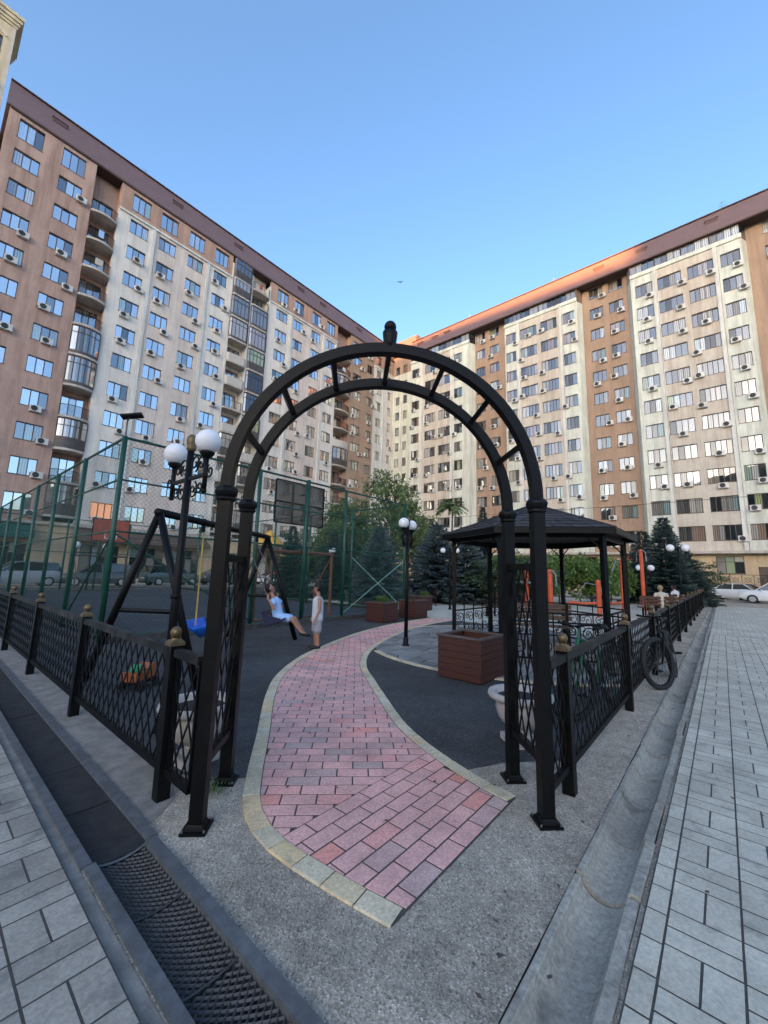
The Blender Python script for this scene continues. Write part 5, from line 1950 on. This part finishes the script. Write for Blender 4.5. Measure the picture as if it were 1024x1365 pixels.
# ------------------------------------------------------------ cars
def car(label, loc, rz, paint, kind='sedan', group='parked cars'):
    root = thing('parked_car', label, 'car', loc, rz, group)
    L, Wd = 4.5, .87
    if kind == 'sedan':
        H = 1.45
        belt = [(-2.25, .62, .80), (-2.1, .55, .93), (-1.5, .42, 1.0), (-.5, .32, .95), (.9, .32, .93), (1.6, .40, .86), (2.1, .48, .74), (2.25, .55, .62)]
        cab = [(-1.75, .99), (-1.05, 1.40), (-.2, H), (.45, 1.38), (1.25, .92)]
    else:
        H = 1.68
        belt = [(-2.25, .62, .95), (-2.15, .5, 1.05), (-1.5, .42, 1.06), (-.5, .34, 1.04), (.9, .34, 1.0), (1.6, .42, .95), (2.15, .5, .85), (2.25, .58, .70)]
        cab = [(-2.15, 1.05), (-1.9, 1.58), (-.6, H), (.4, 1.62), (1.2, 1.0)]
    rings = []
    for x, zb, zt in belt:
        w = Wd * (1 - .10 * (abs(x) / 2.25) ** 4)
        rings.append([(x, -w * .95, zb * .55), (x, -w, zb), (x, -w * .985, zt - .12), (x, -w * .88, zt), (x, w * .88, zt), (x, w * .985, zt - .12), (x, w, zb), (x, w * .95, zb * .55)])
    MB().loft(rings).build('body', M[paint], root, True)
    # glasshouse
    rings = []
    for x, z in cab:
        t = (z - cab[0][1]) / (H - cab[0][1])
        wt = Wd * (.90 - .16 * max(t, 0))
        rings.append([(x, -Wd * .88, .92), (x, -wt, z), (x, wt, z), (x, Wd * .88, .92)])
    g_ = MB().loft(rings).build('windows', M['cglass'], root)
    rf = MB()
    for i in range(1, 3):
        x0, z0 = cab[i]
        x1, z1 = cab[i + 1]
        rf.add([(x0 - .06, -Wd * .73, z0 + .012), (x1 + .06, -Wd * .73, z1 + .012), (x1 + .06, Wd * .73, z1 + .012), (x0 - .06, Wd * .73, z0 + .012), (x0 - .06, -Wd * .77, z0 - .05), (x1 + .06, -Wd * .77, z1 - .05), (x1 + .06, Wd * .77, z1 - .05), (x0 - .06, Wd * .77, z0 - .05)], [(0, 1, 2, 3), (0, 4, 5, 1), (2, 6, 7, 3)])
    rf.build('roof', M[paint], root)
    pl = MB()
    for i, j in ((0, 1), (4, 3)):
        for s in (-1, 1):
            pl.bar((cab[i][0], s * Wd * .885, .93 if kind == 'sedan' else 1.0), (cab[j][0], s * Wd * .76, cab[j][1] - .02), .07, .06)
    for s in (-1, 1):
        pl.bar((-.25, s * Wd * .885, .93), (-.25, s * Wd * .755, H - .05), .07, .03)
    pl.build('pillars', M[paint], root)
    for x in (-1.38, 1.42):
        for s in (-1, 1):
            w_ = MB().tube([(x, s * (Wd - .20), .32), (x, s * (Wd + .005), .32)], .325, 22).build('wheel', M['rubber'], root)
            MB().lathe([(.21, 0), (.19, .012), (.05, .02)], 14).build('rim', M['psilver'], w_)
            r = w_.children[0]
            r.location = (x, s * (Wd + .006), .32)
            r.rotation_euler = (-s * math.pi / 2, 0, 0)
    for s in (-1, 1):
        MB().ball((2.17, s * .62, .66), (.09, .2, .07), 10, 6).build('headlight', M['framew'], root, True)
        MB().ball((-2.19, s * .66, .80), (.07, .16, .09), 10, 6).build('tail_light', M['bbred'], root, True)
        MB().ball((.85, s * (Wd + .08), 1.0), (.07, .09, .06), 8, 6).build('mirror', M[paint], root, True)
    MB().box(-2.275, -2.262, -.26, .26, .55, .66).build('number_plate', M['framew'], root)
    MB().box(-2.24, 2.2, -.78, .78, .2, .34).build('underbody', M['black2'], root)
    return root


car('white sedan parked beyond the end of the right fence', (46.6, -.75, 0), R(62), 'pwhite')
car('white estate car cut by the right edge of the picture', (42.0, -3.2, 0), R(80), 'pwhite', 'suv')
car('blue car mostly hidden behind the white sedan', (51.2, 1.6, 0), R(75), 'pblue')
car('white off-road car toned to silver for shade, at the far left behind the court', (4.9, 36.0, 0), R(185), 'psilver', 'suv')  # a white car; the shade there is put into its paint
car('silver estate car darkened to grey for shade, beside the off-road car at the far left', (9.2, 35.2, 0), R(170), 'pgrey', 'suv')  # a silver car, painted darker in place of shade
car('grey-green estate car behind the far goal', (14.6, 36.0, 0), R(5), 'pgreen', 'suv')
car('dark grey car at the left edge behind the court', (.9, 34.6, 0), R(200), 'pgrey')
car('dark car parked in front of the brown canopy', (19.6, 36.6, 0), R(2), 'pgrey')
car('white car behind the swing, in front of the shops', (25.2, 36.4, 0), R(180), 'pwhite')
car('silver car farther along the shops behind the swing', (30.6, 36.5, 0), R(178), 'psilver')


# ------------------------------------------------------------ trees
def leaf(mb, p, d, n, L, w):
    a = d.cross(n).normalized() * w / 2
    mb.v += [tuple(p), tuple(p + d * L * .5 + a), tuple(p + d * L), tuple(p + d * L * .5 - a)]
    k = len(mb.v)
    mb.f.append((k - 4, k - 3, k - 2, k - 1))


def rvec():
    while True:
        v = Vector((random.uniform(-1, 1), random.uniform(-1, 1), random.uniform(-1, 1)))
        if .05 < v.length < 1:
            return v.normalized()


def spruce_mesh(h, r, mat, dens=1.0, base=.06):
    mb, tr = MB(), MB()
    tr.tube([(0, 0, 0), (0, 0, h * .5), (0, 0, h * .97)], [.035 * h * .6, .02 * h * .6, .008], 7)
    lev = int(h * 5.5)
    for i in range(lev):
        s = i / lev
        z = h * (base + (1 - base) * s)
        rr = r * (1 - s) ** .85 + .05
        nb = int((7 + 7 * (1 - s)) * dens)
        for k in range(nb):
            an = 2 * math.pi * (k + random.random() * .8) / nb + i * .7
            L = rr * random.uniform(.72, 1.1)
            d = Vector((math.cos(an), math.sin(an), random.uniform(-.12, .12) + .28 * s))
            tip_d = Vector((0, 0, -.16 * L))
            nseg = max(3, int(L / .11))
            side = Vector((-math.sin(an), math.cos(an), 0))
            for q in range(1, nseg + 1):
                t = q / nseg
                p = Vector((0, 0, z)) + d * L * t + tip_d * t * t + Vector((0, 0, .10 * L * t ** 3))
                w = (.34 * L * (1 - t * .75) + .05)
                for sgn in (-1, 1):
                    for _ in range(2):
                        dd = (side * sgn * random.uniform(.6, 1.1) + d * random.uniform(.3, .9) + Vector((0, 0, random.uniform(-.22, .12)))).normalized()
                        leaf(mb, p + rvec() * .03, dd, (Z * .25 + rvec()).normalized(), w * random.uniform(.6, 1.1), .075 + .03 * random.random())
                leaf(mb, p, d, rvec(), .22, .08)
                leaf(mb, p - Z * .03, (d - Z * .6).normalized(), side, .2, .10)
    for _ in range(12):
        leaf(mb, Vector((0, 0, h * random.uniform(.93, 1))), (Z + rvec() * .5).normalized(), rvec(), .16, .04)
    return mb.mesh('crown', M[mat]), tr.mesh('trunk', M['bark'], True)


def place_tree(name, label, meshes, x, y, rz, sc, group):
    t = thing(name, label, 'tree', (x, y, 0), rz, group)
    t.scale = (sc[0], sc[0], sc[1])
    put('crown', meshes[0], t)
    put('trunk', meshes[1], t)
    return t


SP1 = spruce_mesh(4.0, 1.75, 'spruce')
SP2 = spruce_mesh(5.4, 1.45, 'spruce2', .9, .04)
GS = 'conifers in the yard'
place_tree('blue_spruce', 'bushy blue spruce behind the court corner planters', SP1, 15.3, 13.2, .4, (1.0, .98), GS)
place_tree('blue_spruce', 'wide blue spruce left of the gazebo roof', SP1, 19.3, 12.3, 2.1, (1.25, 1.12), GS)
place_tree('blue_spruce', 'blue spruce touching the left corner of the gazebo roof', SP1, 20.2, 10.9, 4.0, (1.05, 1.0), GS)
place_tree('pine_tree', 'tall dark pine right of the gazebo beside the globe lamp', SP2, 30.4, 2.6, 1.0, (1.15, 1.03), GS)
place_tree('pine_tree', 'dark pine directly behind the gazebo right corner', SP2, 31.6, 3.9, 3.0, (1.15, .90), GS)
place_tree('pine_tree', 'low dark pine in front of the tall one at the right', SP2, 33.0, 1.9, 5.0, (1.2, .72), GS)
place_tree('pine_tree', 'slender spruce tip rising over the left of the gazebo roof', SP2, 31.0, 15.2, 2.0, (.85, 1.38), GS)
place_tree('cypress_tree', 'narrow dark evergreen behind the near basketball pole', SP2, 14.4, 19.2, 2.6, (.75, .78), GS)
place_tree('cypress_tree', 'dark evergreen seen through the right end of the court', SP2, 15.6, 16.9, 4.4, (.9, .70), GS)


def broad_mesh(h, r, mat, ncl, per, crown_z=.58, vz=.42, lf=.16, compound=False):
    mb, tr = MB(), MB()
    tr.tube([(0, 0, 0), (.05, .02, h * .25), (.0, .06, h * .5), (.05, .0, h * .78)], [.03 * h * .55, .025 * h * .5, .02 * h * .4, .02], 8)
    for i in range(ncl):
        v = rvec() * random.uniform(.35, 1.0)
        c = Vector((v.x * r, v.y * r, h * crown_z + v.z * h * vz))
        st = Vector((0, 0, min(h * .7, max(h * .22, c.z - .3 * h))))
        mid = st.lerp(c, .5) + Vector((0, 0, .06 * h))
        if i % 3 == 0:
            tr.tube([st, mid, c], [.018 * h * .4, .010 * h * .4, .004], 5)
        cr = r * random.uniform(.16, .32)
        for _ in range(per):
            u = rvec()
            p = c + Vector((u.x, u.y, u.z * .75)) * cr * random.uniform(.3, 1.0)
            d = (u * .6 + rvec() * .8 + Vector((0, 0, -.25))).normalized()
            L = lf * random.uniform(.7, 1.3)
            leaf(mb, p, d, (Z + rvec() * .9).normalized(), L, L * .55)
    return mb.mesh('crown', M[mat]), tr.mesh('trunk', M['bark'], True)


def heaven_mesh(h):
    """umbrella crown of long pinnate leaves on a thin stem"""
    mb, tr = MB(), MB()
    tr.tube([(0, 0, 0), (.04, 0, h * .5), (0, 0, h * .88)], [.09, .07, .04], 7)
    for k in range(34):
        an = random.random() * 6.283
        el = random.uniform(-.1, 1.1)
        d = Vector((math.cos(an) * math.cos(el), math.sin(an) * math.cos(el), math.sin(el)))
        L = random.uniform(.8, 1.25)
        p0 = Vector((0, 0, h * .86 + random.uniform(-.1, .1)))
        for q in range(3, 13):
            t = q / 12
            p = p0 + d * L * t + Vector((0, 0, -.55 * L * t * t))
            side = d.cross(Z).normalized()
            for s in (-1, 1):
                leaf(mb, p, (side * s + d * .5 + Vector((0, 0, -.45))).normalized(), (Z * .3 + rvec()).normalized(), .30, .11)
    return mb.mesh('crown', M['leaf']), tr.mesh('trunk', M['bark'], True)


BR1 = broad_mesh(8.6, 2.9, 'leaf', 95, 75, .60, .38, .24)
BR2 = broad_mesh(5.6, 2.0, 'leafd', 80, 75, .56, .42, .18)
BR3 = broad_mesh(3.0, 1.7, 'leafb', 75, 75, .52, .46, .15)
HV = heaven_mesh(7.0)
GB = 'leafy trees of the yard'
place_tree('leafy_tree', 'tallest loose green tree rising over the court corner', BR1, 22.9, 18.6, .3, (.95, 1.08), GB)
place_tree('leafy_tree', 'green tree behind the right end of the court, left of the tallest', BR1, 19.6, 20.6, 2.0, (.9, .80), GB)
place_tree('leafy_tree', 'green tree between the tallest one and the umbrella crown', BR1, 25.5, 18.3, 4.0, (.75, .78), GB)
place_tree('leafy_tree', 'dark leafy tree low behind the court end', BR2, 18.0, 18.2, 1.0, (1.0, .85), GB)
place_tree('leafy_tree', 'dark leafy tree behind the brown goal post', BR2, 17.8, 22.4, 3.0, (1.1, .8), GB)
place_tree('umbrella_tree', 'slim tree with palm-like umbrella crown left of the gazebo', HV, 23.2, 13.6, 1.2, (1, 1.02), GB)
place_tree('umbrella_tree', 'shorter palm-like tree just below and left of the umbrella crown', HV, 22.4, 14.6, 3.2, (.8, .72), GB)
GBU = 'green bushes behind the gazebo'
for i, (x, y, s, q, lb) in enumerate(((19.8, 8.9, .8, .92, 'dark shrub under the left part of the gazebo roof'), (21.0, 7.9, .95, 1.0, 'dark shrub behind the gazebo bench'), (24.6, 7.3, 1.05, 1.05, 'bright green bush in the middle behind the gazebo'), (26.0, 5.9, 1.05, 1.02, 'bright green bush right of the middle behind the gazebo'), (28.5, 5.4, 1.0, .98, 'bright green bush nearest the right gazebo post'), (22.7, 9.4, 1.0, 1.0, 'green bush at the left end of the bright row'))):
    m_ = BR3 if i > 1 else BR2
    t = place_tree('green_bush', lb, m_, x, y, i * 1.3, (s, q if i > 1 else q * .5), GBU)
    t['category'] = 'bush'
t = place_tree('leafy_tree', 'small dark green tree at the end of the right fence near the cars', BR2, 41.5, 1.5, 2.2, (.9, .62), GB)
for x, y, q, lb in ((14.6, 9.95, .10, 'small green plant in the half-hidden planter'), (10.04, 8.48, .07, 'small green plant in the left planter of the pair')):
    t = place_tree('potted_plant', lb, BR3, x, y, 1.0, (.14, .13), 'plants in the planters')
    t['category'] = 'plant'
    t.location.z = .45

# weeds at the edge of the path by the arch foot
wd = MB()
for k in range(140):
    p = Vector((1.60 + random.gauss(0, .05), 2.86 + random.gauss(0, .06), .004))
    leaf(wd, p, (Z + rvec() * .7).normalized(), rvec(), random.uniform(.02, .05), .008)
o = wd.build('weeds', M['leaf'], None, kind='stuff')
tag(o, 'tuft of green weeds at the path edge by the left arch post', 'weeds')

# loose grit and leaf litter on the asphalt
gr = MB()
for k in range(900):
    x, y = random.uniform(1.2, 4.2), random.uniform(.75, 3.6)
    s = random.uniform(.002, .006)
    gr.add([(x - s, y - s * .6, .005), (x + s, y - s, .005), (x + s * .6, y + s, .005), (x, y, .005 + s * 1.1)], [(0, 1, 3), (1, 2, 3), (2, 0, 3)])
o = gr.build('grit', M['concrete'], None, kind='stuff')
tag(o, 'loose pale grit scattered on the asphalt', 'grit')

# fallen leaves
fl2 = MB()
for k in range(260):
    if k % 2:
        p = Vector((random.uniform(1.5, 9), random.uniform(1.2, 9), .03))
    else:
        p = Vector((random.uniform(1.2, 12), random.uniform(-1.2, .95), .03))
    leaf(fl2, p, Vector((random.uniform(-1, 1), random.uniform(-1, 1), random.uniform(-.1, .25))).normalized(), (Z + rvec() * .3).normalized(), random.uniform(.02, .05), random.uniform(.012, .025))
o = fl2.build('fallen_leaves', M['bark'], None, kind='stuff')
tag(o, 'small dry brown leaves scattered over the paving', 'leaves')

# overhead cable
cb = MB().tube([(50, 38 - 76 * k / 20, 9.9 - .35 * math.sin(math.pi * k / 20)) for k in range(21)], .022, 5).build('overhead_cable', M['black2'])
tag(cb, 'thin dark cable strung in front of the right building', 'cable')

# bird over the yard
bd = thing('bird', 'small dark bird flying in the sky above the arch', 'bird', (42.2, 33.8, 45.0), R(30))
MB().ball((0, 0, 0), (.2, .07, .07), 10, 8).build('body', M['black2'], bd, True)
for s in (-1, 1):
    MB().loft([[(.08, s * .05, 0), (-.06, s * .05, 0), (-.06, s * .05, .015), (.08, s * .05, .015)], [(.05, s * .3, .12), (-.07, s * .3, .12), (-.07, s * .3, .13), (.05, s * .3, .13)], [(-.04, s * .5, .06), (-.08, s * .5, .06), (-.08, s * .5, .065), (-.04, s * .5, .065)]]).build('wing', M['black2'], bd)
